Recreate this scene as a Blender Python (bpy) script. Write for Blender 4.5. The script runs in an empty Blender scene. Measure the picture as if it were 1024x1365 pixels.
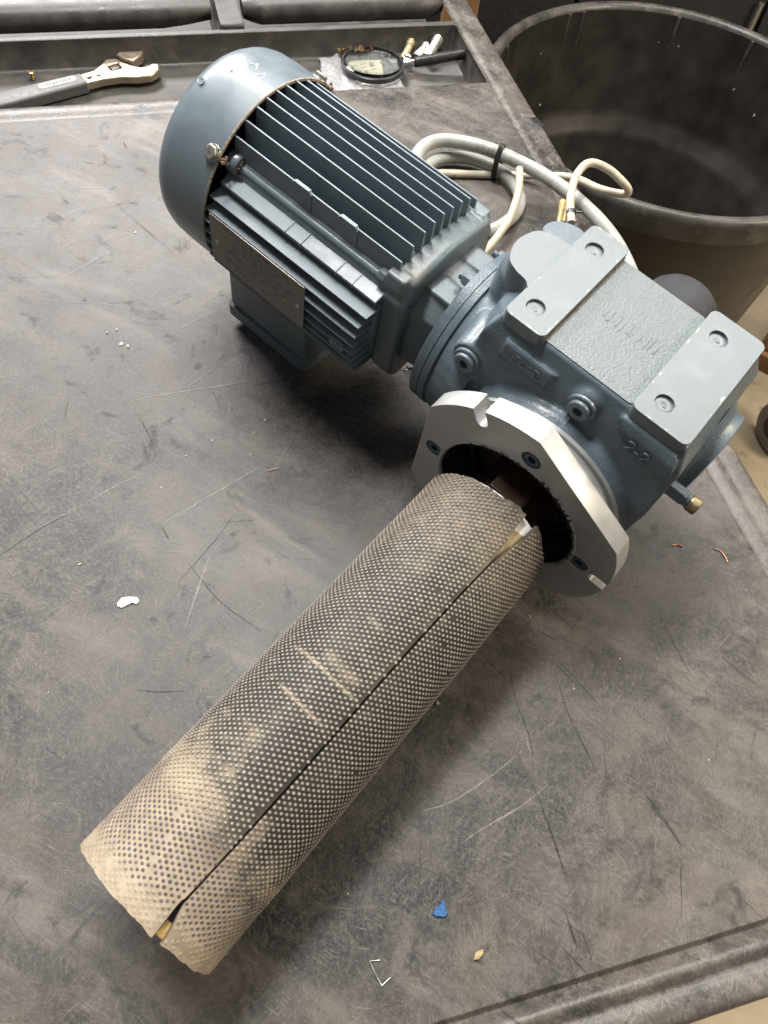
import bpy, bmesh, math, random
from mathutils import Vector, Matrix, noise

# ------------------------------------------------------------------ camera, world, lights, exposure
sc = bpy.context.scene
COL = sc.collection
K = 0.0007                                    # metres per drawing unit (0.7 mm)
H = 677.0                                     # camera height above the worktop, in units
R3 = math.radians

cam = bpy.data.cameras.new('camera')
cam.sensor_fit = 'HORIZONTAL'; cam.sensor_width = 36; cam.lens = 36 * 1000 / 1024
cam.clip_start = 0.02; cam.clip_end = 60
cam.dof.use_dof = True; cam.dof.focus_distance = 0.55; cam.dof.aperture_fstop = 26
co = bpy.data.objects.new('camera', cam); COL.objects.link(co)
r_ = (0.98726752, 0.13479178, 0.08446311); u_ = (-0.15906866, 0.83659183, 0.52422445); b_ = (0.0, -0.53098521, 0.84738109)
co.matrix_world = Matrix(((r_[0], u_[0], b_[0], 0), (r_[1], u_[1], b_[1], 0), (r_[2], u_[2], b_[2], H * K), (0, 0, 0, 1)))
sc.camera = co

w = bpy.data.worlds.new('World'); sc.world = w; w.use_nodes = True
w.node_tree.nodes['Background'].inputs[0].default_value = (1.0, 0.98, 0.95, 1)
w.node_tree.nodes['Background'].inputs[1].default_value = 0.21

def area(name, loc, target, sx, sy, power, color):
    l = bpy.data.lights.new(name, 'AREA'); l.shape = 'RECTANGLE'; l.size = sx; l.size_y = sy
    l.energy = power; l.color = color
    o = bpy.data.objects.new(name, l); COL.objects.link(o); o.location = loc
    o.rotation_euler = (Vector(target) - Vector(loc)).to_track_quat('-Z', 'Y').to_euler()
    return o
area('ceiling_lamp_strip', (0.15, 1.5, 1.7), (0.0, .5, 0), 2.4, 0.35, 50, (1.0, 0.965, 0.92))
area('ceiling_lamp_overhead', (-0.33, 0.76, 1.8), (-0.03, .4, 0), 0.7, 0.2, 46, (1.0, 0.98, 0.95))
area('workshop_lamp_right', (1.7, 0.55, 1.05), (0.1, .35, 0), 0.6, 0.5, 30, (1.0, 0.86, 0.66))
area('ceiling_lamp_far_left', (-1.5, 2.6, 1.7), (-.3, .6, 0), 1.4, 0.5, 112, (1.0, 0.97, 0.97))

sc.view_settings.view_transform = 'Standard'; sc.view_settings.look = 'None'
sc.view_settings.exposure = -0.03; sc.view_settings.gamma = 1.0; sc.view_settings.use_curve_mapping = False
sc.render.engine = 'CYCLES'
sc.cycles.use_denoising = True
sc.cycles.max_bounces = 6; sc.cycles.diffuse_bounces = 3; sc.cycles.glossy_bounces = 3; sc.cycles.transmission_bounces = 5; sc.cycles.transparent_max_bounces = 6
sc.cycles.use_adaptive_sampling = True; sc.cycles.adaptive_threshold = .02; sc.cycles.caustics_reflective = False; sc.cycles.caustics_refractive = True
random.seed(7)

# ------------------------------------------------------------------ materials
def mat(name, base, rough=.5, metal=0., var=.12, vscale=250., bump=0., bscale=900., spec=.5, rvar=.1,
        spots=None, coat=0., attr=None, trans=0., ior=1.45, alpha=1.):
    """spots = (colour, noise scale, threshold, softness): worn / dirty patches with a shape of their own"""
    m = bpy.data.materials.new(name); m.use_nodes = True
    nt = m.node_tree; n = nt.nodes; lk = nt.links; p = n['Principled BSDF']
    p.inputs['Metallic'].default_value = metal; p.inputs['Specular IOR Level'].default_value = spec
    p.inputs['Coat Weight'].default_value = coat; p.inputs['Coat Roughness'].default_value = .2
    p.inputs['Transmission Weight'].default_value = trans; p.inputs['IOR'].default_value = ior
    p.inputs['Alpha'].default_value = alpha
    tc = n.new('ShaderNodeTexCoord')
    nz = n.new('ShaderNodeTexNoise'); nz.inputs['Scale'].default_value = vscale; nz.inputs['Detail'].default_value = 6
    lk.new(tc.outputs['Object'], nz.inputs['Vector'])
    mx = n.new('ShaderNodeMix'); mx.data_type = 'RGBA'
    mx.inputs[6].default_value = (*[c * (1 - var) for c in base], 1); mx.inputs[7].default_value = (*[min(1, c * (1 + var)) for c in base], 1)
    rp = n.new('ShaderNodeMapRange'); rp.inputs[1].default_value = .3; rp.inputs[2].default_value = .7
    lk.new(nz.outputs[0], rp.inputs[0]); lk.new(rp.outputs[0], mx.inputs[0])
    colour = mx.outputs[2]
    if attr:
        at = n.new('ShaderNodeAttribute'); at.attribute_name = attr
        ml = n.new('ShaderNodeMix'); ml.data_type = 'RGBA'; ml.blend_type = 'MULTIPLY'; ml.inputs[0].default_value = 1
        lk.new(mx.outputs[2], ml.inputs[6]); lk.new(at.outputs['Color'], ml.inputs[7]); colour = ml.outputs[2]
    for sp in (spots or []):
        s2 = n.new('ShaderNodeTexNoise'); s2.inputs['Scale'].default_value = sp[1]; s2.inputs['Detail'].default_value = 8; s2.inputs['Roughness'].default_value = .65
        lk.new(tc.outputs['Object'], s2.inputs['Vector'])
        r2 = n.new('ShaderNodeMapRange'); r2.inputs[1].default_value = sp[2]; r2.inputs[2].default_value = sp[2] + sp[3]
        if len(sp) > 4: r2.inputs[4].default_value = sp[4]
        lk.new(s2.outputs[0], r2.inputs[0])
        m2 = n.new('ShaderNodeMix'); m2.data_type = 'RGBA'; m2.inputs[7].default_value = (*sp[0], 1)
        lk.new(r2.outputs[0], m2.inputs[0]); lk.new(colour, m2.inputs[6]); colour = m2.outputs[2]
    lk.new(colour, p.inputs['Base Color'])
    rr = n.new('ShaderNodeMapRange'); rr.inputs[1].default_value = .3; rr.inputs[2].default_value = .7
    rr.inputs[3].default_value = max(.02, rough - rvar); rr.inputs[4].default_value = min(1, rough + rvar)
    lk.new(nz.outputs[0], rr.inputs[0]); lk.new(rr.outputs[0], p.inputs['Roughness'])
    if bump:
        b2 = n.new('ShaderNodeTexNoise'); b2.inputs['Scale'].default_value = bscale; b2.inputs['Detail'].default_value = 3
        lk.new(tc.outputs['Object'], b2.inputs['Vector'])
        bp = n.new('ShaderNodeBump'); bp.inputs['Strength'].default_value = bump; bp.inputs['Distance'].default_value = .0008
        lk.new(b2.outputs[0], bp.inputs['Height']); lk.new(bp.outputs[0], p.inputs['Normal'])
    return m

PAINT = (0.126, 0.158, 0.182)
m_paint = mat('blue_grey_paint', PAINT, .38, var=.07, vscale=60, bump=.05, bscale=1300, coat=.3, spots=[((.20, .225, .235), 70, .66, .1, .5)])
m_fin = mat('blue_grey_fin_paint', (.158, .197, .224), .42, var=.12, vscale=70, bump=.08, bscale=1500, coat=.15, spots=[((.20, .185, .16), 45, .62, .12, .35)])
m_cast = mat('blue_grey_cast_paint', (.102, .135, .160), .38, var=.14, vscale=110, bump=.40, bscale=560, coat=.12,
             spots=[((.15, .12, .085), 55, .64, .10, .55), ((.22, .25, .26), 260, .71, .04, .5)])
m_castrough = mat('blue_grey_rough_cast_paint', (0.150, 0.175, 0.180), .33, var=.04, vscale=150, rvar=.02, bump=.8, bscale=640)
m_pad = mat('blue_grey_machined_pad_paint', (0.150, 0.175, 0.186), .34, var=.14, vscale=55, bump=.07, bscale=1500,
            spots=[((.42, .38, .33), 190, .70, .03)])
m_bare = mat('rusty_bare_edge', (.27, .23, .18), .7, var=.4, vscale=500, bump=.4)
m_rust = mat('rust_and_grit', (.13, .085, .05), .85, var=.5, vscale=700, bump=.8, bscale=1500)
m_alu = mat('machined_aluminium', (.42, .422, .412), .40, metal=.5, var=.07, vscale=60, bump=.04, bscale=2500,
            spots=[((.30, .26, .20), 350, .68, .1, .6)])
m_zinc = mat('zinc_plated_steel', (.45, .44, .40), .35, metal=.9, var=.25, vscale=400, bump=.1)
m_blued = mat('blue_painted_screw', (.05, .09, .12), .4, metal=.3, var=.2, vscale=400)
m_plate = mat('dull_stainless_plate', (.20, .185, .165), .36, metal=.7, var=.08, vscale=80, bump=.02)
m_print = mat('dark_print', (.045, .04, .036), .6)
m_dark = mat('dark_greasy_iron', (.035, .032, .03), .5, metal=.2, var=.4, vscale=200, bump=.3)
m_brown = mat('brown_oiled_shaft', (.05, .028, .018), .45, metal=.4, var=.4, vscale=150, bump=.2)
m_black = mat('black_plastic', (.02, .02, .021), .35, var=.2, bump=.05)
m_grime = mat('black_flaking_grime', (.03, .028, .024), .8, var=.6, vscale=800, bump=1., bscale=1500)

m_shield = mat('grimy_cast_paint', (.115, .146, .160), .40, var=.12, vscale=110, bump=.3, bscale=600, coat=.15, spots=[((.17, .13, .085), 20, .50, .16, .55), ((.24, .27, .28), 260, .70, .04, .5)])
# ------------------------------------------------------------------ mesh helpers (all lengths in units)
def merge(dst, src):
    me = bpy.data.meshes.new('tmp'); src.to_mesh(me); src.free(); dst.from_mesh(me); bpy.data.meshes.remove(me)
def hull(bm, pts):
    t = bmesh.new(); vs = [t.verts.new(p) for p in pts]
    r = bmesh.ops.convex_hull(t, input=vs)
    bmesh.ops.delete(t, geom=list({v for v in r['geom_interior'] if isinstance(v, bmesh.types.BMVert)}), context='VERTS')
    bmesh.ops.delete(t, geom=[v for v in t.verts if not v.link_faces], context='VERTS')
    merge(bm, t)
def box(bm, lo, hi):
    hull(bm, [(x, y, z) for x in (lo[0], hi[0]) for y in (lo[1], hi[1]) for z in (lo[2], hi[2])])
def frame(axis):
    a = Vector(axis).normalized(); t = Vector((0, 0, 1)) if abs(a.z) < .9 else Vector((1, 0, 0))
    e1 = t.cross(a).normalized(); return a, e1, a.cross(e1)
def lathe(bm, org, axis, prof, n=40, caps=True, a0=0.):
    a, e1, e2 = frame(axis); org = Vector(org); rings = []
    for d, r in prof:
        rings.append([bm.verts.new(org + a * d + (e1 * math.cos(a0 + 2 * math.pi * i / n) + e2 * math.sin(a0 + 2 * math.pi * i / n)) * max(r, 1e-3)) for i in range(n)])
    for A, B in zip(rings, rings[1:]):
        for i in range(n): bm.faces.new((A[i], A[(i + 1) % n], B[(i + 1) % n], B[i]))
    if caps:
        bm.faces.new(rings[0][::-1]); bm.faces.new(rings[-1])
def cyl(bm, p0, p1, r, n=24, r1=None):
    p0 = Vector(p0); p1 = Vector(p1); lathe(bm, p0, p1 - p0, [(0, r), ((p1 - p0).length, r if r1 is None else r1)], n)
def bolt(bm, p, axis, rh, hh, n=6, rw=None):
    """hex head on a washer"""
    p = Vector(p); a = Vector(axis).normalized()
    if rw: lathe(bm, p, a, [(0, rw), (.8, rw), (1.1, rw * .96)], 20)
    lathe(bm, p + a * .9, a, [(0, rh), (hh * .8, rh), (hh, rh * .86)], n)
def socket(bm, p, axis, r, h, hexr):
    """socket-head screw with a real hex recess"""
    p = Vector(p)
    lathe(bm, p, axis, [(0, r), (h * .8, r), (h, r * .9), (h, hexr * 1.12)], 24, caps=False)
    lathe(bm, p, axis, [(h, hexr * 1.12), (h * .98, hexr), (h * .2, hexr)], 24, caps=False)
    lathe(bm, p, axis, [(h * .15, hexr), (h * .2, hexr)], 24)
def catmull(pts, m=10):
    P = [Vector(p) for p in pts]; P = [P[0] * 2 - P[1]] + P + [P[-1] * 2 - P[-2]]; o = []
    for i in range(1, len(P) - 2):
        for j in range(m):
            t = j / m; a, b, c, d = P[i - 1:i + 3]
            o.append(.5 * ((2 * b) + (c - a) * t + (2 * a - 5 * b + 4 * c - d) * t * t + (3 * b - 3 * c + d - a) * t ** 3))
    return o + [P[-2]]
def tube(bm, pts, r, n=14, smooth=True, rf=None):
    P = catmull(pts) if smooth else [Vector(p) for p in pts]; rings = []; e = None
    for i, p in enumerate(P):
        t = (P[min(i + 1, len(P) - 1)] - P[max(i - 1, 0)]).normalized()
        if e is None: e = t.orthogonal().normalized()
        e = (e - t * e.dot(t)).normalized(); f = t.cross(e); rr = r * (rf(i / (len(P) - 1)) if rf else 1)
        rings.append([bm.verts.new(p + (e * math.cos(2 * math.pi * j / n) + f * math.sin(2 * math.pi * j / n)) * rr) for j in range(n)])
    for A, B in zip(rings, rings[1:]):
        for j in range(n): bm.faces.new((A[j], A[(j + 1) % n], B[(j + 1) % n], B[j]))
    bm.faces.new(rings[0][::-1]); bm.faces.new(rings[-1])
def plate(bm, outer, holes, fr, h, floors=None):
    """outline with holes, extruded along fr.n by h; holes with a floor depth are blind"""
    org, ax, ay, an = [Vector(v) for v in fr]
    P = lambda q, z: org + ax * q[0] + ay * q[1] + an * z
    t = bmesh.new()
    for z in (0, h):
        es = []
        for li, loop in enumerate([outer] + holes):
            if z == 0 and li and floors and floors[li - 1] is not None: continue
            vs = [t.verts.new(P(q, z)) for q in loop]
            es += [t.edges.new((vs[i], vs[(i + 1) % len(vs)])) for i in range(len(vs))]
        bmesh.ops.triangle_fill(t, use_beauty=True, edges=es)
    for li, loop in enumerate([outer] + holes):
        z0 = 0
        if li and floors and floors[li - 1] is not None: z0 = h - floors[li - 1]
        A = [t.verts.new(P(q, z0)) for q in loop]; B = [t.verts.new(P(q, h)) for q in loop]; n = len(loop)
        for i in range(n): t.faces.new((A[i], A[(i + 1) % n], B[(i + 1) % n], B[i]))
        if z0: t.faces.new(A)
    bmesh.ops.remove_doubles(t, verts=t.verts, dist=.01)
    bmesh.ops.recalc_face_normals(t, faces=t.faces)
    merge(bm, t)
def rrect(x0, x1, y0, y1, r, n=6):
    o = []
    for cx, cy, a in ((x1 - r, y1 - r, 0), (x0 + r, y1 - r, 90), (x0 + r, y0 + r, 180), (x1 - r, y0 + r, 270)):
        o += [(cx + r * math.cos(R3(a + 90 * i / n)), cy + r * math.sin(R3(a + 90 * i / n))) for i in range(n + 1)]
    return o
def circle(cx, cy, r, n=32, a0=0): return [(cx + r * math.cos(a0 + 2 * math.pi * i / n), cy + r * math.sin(a0 + 2 * math.pi * i / n)) for i in range(n)]

def obj(name, bm, m, parent=None, sm=35, bevel=0, recalc=True, seg=2):
    if recalc: bmesh.ops.recalc_face_normals(bm, faces=bm.faces)
    bmesh.ops.scale(bm, vec=(K, K, K), verts=bm.verts)
    me = bpy.data.meshes.new(name); bm.to_mesh(me); bm.free()
    if sm:
        me.polygons.foreach_set('use_smooth', [True] * len(me.polygons)); me.set_sharp_from_angle(angle=R3(sm))
    me.materials.append(m)
    o = bpy.data.objects.new(name, me); COL.objects.link(o)
    if parent: o.parent = parent
    if bevel:
        b = o.modifiers.new('bevel', 'BEVEL'); b.width = bevel * K; b.segments = seg; b.limit_method = 'ANGLE'; b.angle_limit = R3(38)
    return o
def cast(name, bm, m, parent, voxel=1.7, it=5, rough=0.):
    """melts overlapping solids into one cast body with soft fillets"""
    bmesh.ops.recalc_face_normals(bm, faces=bm.faces)
    me = bpy.data.meshes.new(name); bm.to_mesh(me); bm.free()
    o = bpy.data.objects.new(name, me); COL.objects.link(o)
    r = o.modifiers.new('remesh', 'REMESH'); r.mode = 'VOXEL'; r.voxel_size = voxel
    s = o.modifiers.new('smooth', 'SMOOTH'); s.factor = .5; s.iterations = it
    dg = bpy.context.evaluated_depsgraph_get(); me = bpy.data.meshes.new_from_object(o.evaluated_get(dg))
    if rough:
        nr = [v.normal.copy() for v in me.vertices]; flat = []
        for v, q in zip(me.vertices, nr): flat += list(v.co + q * (noise.noise(v.co * .063) * rough))
        me.vertices.foreach_set('co', flat)
    me.transform(Matrix.Scale(K, 4)); me.materials.append(m)
    me.polygons.foreach_set('use_smooth', [True] * len(me.polygons))
    o.modifiers.clear(); old = o.data; o.data = me; bpy.data.meshes.remove(old); me.name = name; o.parent = parent
    return o
def empty(name, mw=None, loc=None):
    o = bpy.data.objects.new(name, None); COL.objects.link(o); o.empty_display_size = .02
    if mw is not None: o.matrix_world = mw
    if loc is not None: o.location = loc
    return o
def tag(o, label, cat=None, group=None, kind=None):
    o['label'] = label
    if cat: o['category'] = cat
    if group: o['group'] = group
    if kind: o['kind'] = kind
    return o
B = bmesh.new

# ------------------------------------------------------------------ setting: floor
m_floor = mat('dusty_tan_floor', (.40, .32, .21), .7, var=.25, vscale=9, bump=.1, bscale=60, spots=[((.22, .16, .09), 22, .60, .05, .7)])
bm = B(); s_ = 9000
bm.faces.new([bm.verts.new(p) for p in ((-s_, -s_, -1180), (s_, -s_, -1180), (s_, s_, -1180), (-s_, s_, -1180))])
f = obj('floor', bm, m_floor, sm=0); f['kind'] = 'structure'; f['label'] = 'tan workshop floor far below the cart'

# ------------------------------------------------------------------ utility cart (worktop, rims, tray, handle)
def worktop_material(name, light=1., dr=0.):
    m = bpy.data.materials.new(name); m.use_nodes = True; nt = m.node_tree; n = nt.nodes; lk = nt.links; p = n['Principled BSDF']
    tc = n.new('ShaderNodeTexCoord')
    def tex(scale, det=6, rough=.6, rot=0, stretch=None, dist=0):
        v = tc.outputs['Object']
        if stretch:
            r0 = n.new('ShaderNodeMapping'); r0.inputs['Rotation'].default_value = (0, 0, rot); lk.new(v, r0.inputs[0])
            mp = n.new('ShaderNodeMapping'); mp.inputs['Scale'].default_value = (stretch[0], stretch[1], 1); mp.inputs['Location'].default_value = (rot * 3, rot * 5, 0)
            lk.new(r0.outputs[0], mp.inputs[0]); v = mp.outputs[0]
        t = n.new('ShaderNodeTexNoise'); t.inputs['Scale'].default_value = scale; t.inputs['Detail'].default_value = det
        t.inputs['Roughness'].default_value = rough; t.inputs['Distortion'].default_value = dist; lk.new(v, t.inputs[0]); return t.outputs[0]
    def rng(x, a, b, c=0., d=1.):
        r = n.new('ShaderNodeMapRange'); r.inputs[1].default_value = a; r.inputs[2].default_value = b; r.inputs[3].default_value = c; r.inputs[4].default_value = d
        lk.new(x, r.inputs[0]); return r.outputs[0]
    def mul(x, y):
        r = n.new('ShaderNodeMath'); r.operation = 'MULTIPLY'; lk.new(x, r.inputs[0])
        if isinstance(y, float): r.inputs[1].default_value = y
        else: lk.new(y, r.inputs[1])
        return r.outputs[0]
    def mix(f_, a, b):
        r = n.new('ShaderNodeMix'); r.data_type = 'RGBA'; lk.new(f_, r.inputs[0])
        for s, i in ((a, 6), (b, 7)):
            if isinstance(s, tuple): r.inputs[i].default_value = (*[c * light for c in s], 1)
            else: lk.new(s, r.inputs[i])
        return r.outputs[2]
    big = rng(tex(6, 6, .65), .40, .64); mid = rng(tex(30, 8, .75, dist=.8), .46, .64); fine = rng(tex(330, 5, .8), .48, .66); speck = rng(tex(900, 4, .7), .60, .68)
    c = mix(big, (.014, .0135, .013), (.060, .054, .049))
    grain = rng(tex(640, 3, .8), .42, .60)
    c = mix(mul(mul(mid, rng(grain, 0, 1, .40, 1.)), .90), c, (.132, .118, .107))
    wipe = mul(rng(tex(20, 5, .65, rot=.75, stretch=(.35, 1.6), dist=.4), .48, .64), rng(tex(5, 3), .42, .6)); c = mix(mul(wipe, .45), c, (.21, .185, .163))
    warm = rng(tex(16, 6, .6, dist=.3), .50, .68); c = mix(mul(warm, .35), c, (.115, .090, .066))
    c = mix(mul(fine, .45), c, (.150, .133, .118))
    c = mix(mul(mul(speck, mid), .6), c, (.30, .27, .23))
    # hairline scratches in several directions, broken up by patches
    hs = None
    for i, (rot, sc_, st, lo) in enumerate(((.35, 260, 20, .62), (1.25, 300, 22, .62), (-.5, 240, 26, .63), (2.2, 330, 16, .61), (.8, 420, 20, .58), (1.75, 460, 18, .58))):
        s = mul(rng(tex(sc_, 2, .6, rot=rot, stretch=(1.0 / st * 4, 4.)), lo, lo + .06), rng(tex(15 + 6 * i, 2, .6, rot=rot, stretch=(1, 1)), .44, .60))
        if hs is None: hs = s
        else:
            a = n.new('ShaderNodeMath'); a.operation = 'MAXIMUM'; lk.new(hs, a.inputs[0]); lk.new(s, a.inputs[1]); hs = a.outputs[0]
    c = mix(mul(hs, .42), c, (.215, .195, .172))
    dk = mul(rng(tex(46, 3, .6, rot=1.05, stretch=(.14, 4.5)), .63, .67), rng(tex(11, 3), .5, .62))
    c = mix(mul(dk, .8), c, (.014, .014, .014))
    blot = rng(tex(26, 6, .75, dist=1.2), .57, .68); c = mix(mul(blot, .75), c, (.018, .018, .019))
    lk.new(c, p.inputs['Base Color'])
    ro = n.new('ShaderNodeMath'); ro.operation = 'ADD'; lk.new(rng(mid, 0, 1, .44 + dr, .58 + dr), ro.inputs[0]); lk.new(rng(blot, 0, 1, .0, .14), ro.inputs[1])
    lk.new(ro.outputs[0], p.inputs['Roughness']); p.inputs['Specular IOR Level'].default_value = .38
    hgt = n.new('ShaderNodeMath'); hgt.operation = 'SUBTRACT'; lk.new(mul(fine, .5), hgt.inputs[0]); lk.new(mul(hs, .8), hgt.inputs[1])
    bp = n.new('ShaderNodeBump'); bp.inputs['Strength'].default_value = .22; bp.inputs['Distance'].default_value = .0006
    lk.new(hgt.outputs[0], bp.inputs['Height']); lk.new(bp.outputs[0], p.inputs['Normal'])
    return m
m_top = worktop_material('worn_black_plastic'); m_rim = worktop_material('polished_black_plastic_rim', 1.1, -.16)
m_cartdark = mat('black_moulded_plastic', (.032, .030, .029), .48, var=.4, vscale=60, bump=.3, bscale=500, spots=[((.10, .085, .07), 60, .56, .2, .5)])
m_handle = mat('grey_black_moulded_handle', (.055, .050, .047), .42, var=.35, vscale=45, bump=.25, bscale=500, spots=[((.13, .12, .105), 40, .55, .2, .5)])

TY = R3(21.91)
cart = empty('utility_cart', Matrix.Rotation(TY, 4, 'Z'))
tag(cart, 'black plastic utility cart with scuffed worktop, tool tray and handle, carrying the gear motor', 'cart')
T0 = -900
def strip(bm, prof, p0, p1, out):
    """sweep a rim profile [(outward, height)] from p0 to p1"""
    rows = []
    m = 14
    for i in range(m + 1):
        q = Vector(p0).lerp(Vector(p1), i / m)
        rows.append([bm.verts.new((q.x + out[0] * d, q.y + out[1] * d, z + .25 * noise.noise(Vector((q.x * .02, q.y * .02, d * .1))))) for d, z in prof])
    for A, C in zip(rows, rows[1:]):
        for i in range(len(prof) - 1): bm.faces.new((A[i], A[i + 1], C[i + 1], C[i]))
RIM = [(0, 0), (1, -.4), (2.2, -3.4), (4.5, -4.6), (8, -2.2), (12, 3.2), (16, 5.2), (20, 4.0), (24, -.8), (26.5, -1.6), (29.5, .6), (34, 2.0), (43, 2.2), (47, .8), (50, -3), (51.5, -9), (52.5, -46), (46, -46)]
bm = B()
vs = [bm.verts.new((x, y, 0)) for x, y in ((T0, -52), (538, -52), (538, 1150), (T0, 1150))]
bm.faces.new(vs); obj('worktop', bm, m_top, cart, sm=0)
bm = B(); strip(bm, RIM, (T0, -52, 0), (590, -52, 0), (0, -1)); obj('front_rim', bm, m_rim, cart, sm=60)
bm = B(); strip(bm, [(d, z * (.32 if z > -5 else 1)) for d, z in RIM], (538, -52, 0), (538, 1520, 0), (1, 0)); obj('side_rim', bm, m_rim, cart, sm=60)
# tray lip, tray, wall behind it
bm = B(); LIP = [(1150 - 4, 0), (1152, -1.0), (1157, -1.2), (1162, .6), (1170, 2.2), (1180, 2.0), (1185, .4), (1187, -4)]
rows = []
for t in (T0, -300, 0, 200, 380, 470, 538):
    k2 = 1 if t < 300 else (.15 if t > 430 else .5)
    rows.append([bm.verts.new((t, s, z * k2 if i < 7 else z)) for i, (s, z) in enumerate(LIP)])
for A, C in zip(rows, rows[1:]):
    for i in range(len(LIP) - 1): bm.faces.new((A[i], A[i + 1], C[i + 1], C[i]))
obj('tray_lip', bm, m_rim, cart, sm=60)
bm = B(); TD = -43
prof = rrect(T0, 541, 1187, 1372, 10, 5)
lo = rrect(T0 + 4, 535, 1191, 1368, 9, 5)
A = [bm.verts.new((x, y, -2 if y < 1300 else .6)) for x, y in prof]; C = [bm.verts.new((x, y, TD + 3)) for x, y in lo]; n_ = len(A)
D_ = [bm.verts.new((x * 1 + (3 if x < 0 else -3), y + (3 if y < 1280 else -3), TD)) for x, y in lo]
for i in range(n_):
    bm.faces.new((A[i], A[(i + 1) % n_], C[(i + 1) % n_], C[i])); bm.faces.new((C[i], C[(i + 1) % n_], D_[(i + 1) % n_], D_[i]))
bm.faces.new(D_); obj('tool_tray', bm, mat('dusty_tray_plastic', (.046, .041, .036), .5, var=.4, vscale=40, bump=.3, bscale=500, spots=[((.13, .11, .088), 26, .52, .2, .6)]), cart, sm=50)
bm = B(); box(bm, (T0, 1372.5, -60), (541, 1386, 1.5)); obj('tray_back_wall', bm, m_handle, cart, bevel=2.5)
# handle: rounded bars between posts, ribbed shelf below
for t0, t1 in ((T0, 112), (168, 540)):
    bm = B(); m = 24; rows = []
    for i in range(m + 1):
        t = t0 + (t1 - t0) * i / m; e = min(i, m - i) / m; fl = 1 - .35 * max(0, 1 - e * 14)
        rows.append([bm.verts.new((t, 1478 + 40 * fl * math.copysign(abs(math.cos(a)) ** .8, math.cos(a)), -6 + 24 * fl * math.copysign(abs(math.sin(a)) ** .8, math.sin(a)))) for a in [2 * math.pi * j / 20 for j in range(20)]])
    for A, C in zip(rows, rows[1:]):
        for j in range(20): bm.faces.new((A[j], A[(j + 1) % 20], C[(j + 1) % 20], C[j]))
    bm.faces.new(rows[0]); bm.faces.new(rows[-1][::-1]); obj('handle_bar', bm, m_handle, cart, sm=50)
bm = B(); hull(bm, [(x, y, z) for (x, z) in ((112, -50), (168, -50), (120, 8), (160, 8)) for y in (1386.5, 1530)]); obj('handle_post', bm, m_handle, cart, bevel=4)
bm = B(); box(bm, (T0, 1387, -75), (537, 1700, -66)); obj('handle_well', bm, m_cartdark, cart, bevel=1)
for i in range(17):
    bm = B(); x = -420 + 42 * i; hull(bm, [(x + a, 1390 + b, z) for a, b, z in ((-9, 0, -65), (9, 0, -65), (-9, 40, -65), (9, 40, -65), (-6, 0, -38), (6, 0, -38), (-6, 8, -38), (6, 8, -38))])
    obj('rib', bm, m_cartdark, cart, bevel=1.5)
# cart body below the top
bm = B(); hull(bm, [(x, y, z) for x, y, z in ((T0, -90, -47), (575, -90, -47), (575, 1500, -77), (T0, 1500, -77), (T0, -60, -300), (540, -60, -300), (540, 1480, -300), (T0, 1480, -300))])
obj('cart_skirt', bm, m_cartdark, cart, bevel=4)
for x in (480, -820):
    for y in (0, 1400):
        bm = B(); box(bm, (x - 35, y - 35, -1178), (x + 35, y + 35, -301)); obj('cart_leg', bm, m_cartdark, cart, bevel=6)

# individual long scratches and gouges in the worktop (world x, y in units)
def marks(name, lines, m, z):
    bm = B(); rot = Matrix.Rotation(-TY, 3, 'Z')
    for pts, wd in lines:
        P = [rot @ Vector((x, y, 0)) for x, y in pts]
        if len(P) > 2: P = catmull(P, 6)
        else: P = [P[0].lerp(P[1], i / 14) for i in range(15)]
        N = len(P); L = []; Rr = []
        for i, q in enumerate(P):
            t = (P[min(i + 1, N - 1)] - P[max(i - 1, 0)]).normalized(); o_ = Vector((-t.y, t.x, 0))
            h = wd * (.15 + .85 * math.sin(math.pi * (i + .3) / (N - .4)) ** .6) * (.7 + .6 * random.random())
            j = o_ * (random.random() - .5) * .35
            L.append(bm.verts.new(q + j + o_ * h + Vector((0, 0, z)))); Rr.append(bm.verts.new(q + j - o_ * h + Vector((0, 0, z))))
        for i in range(N - 1): bm.faces.new((L[i], L[i + 1], Rr[i + 1], Rr[i]))
    o = obj(name, bm, m, cart, sm=0); o['kind'] = 'stuff'; return o
m_gouge = mat('dark_gouge', (.016, .015, .015), .7, var=.5, vscale=300, alpha=.6)
m_scr = mat('pale_scratch', (.30, .28, .265), .5, var=.45, vscale=220, alpha=.5)
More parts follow.
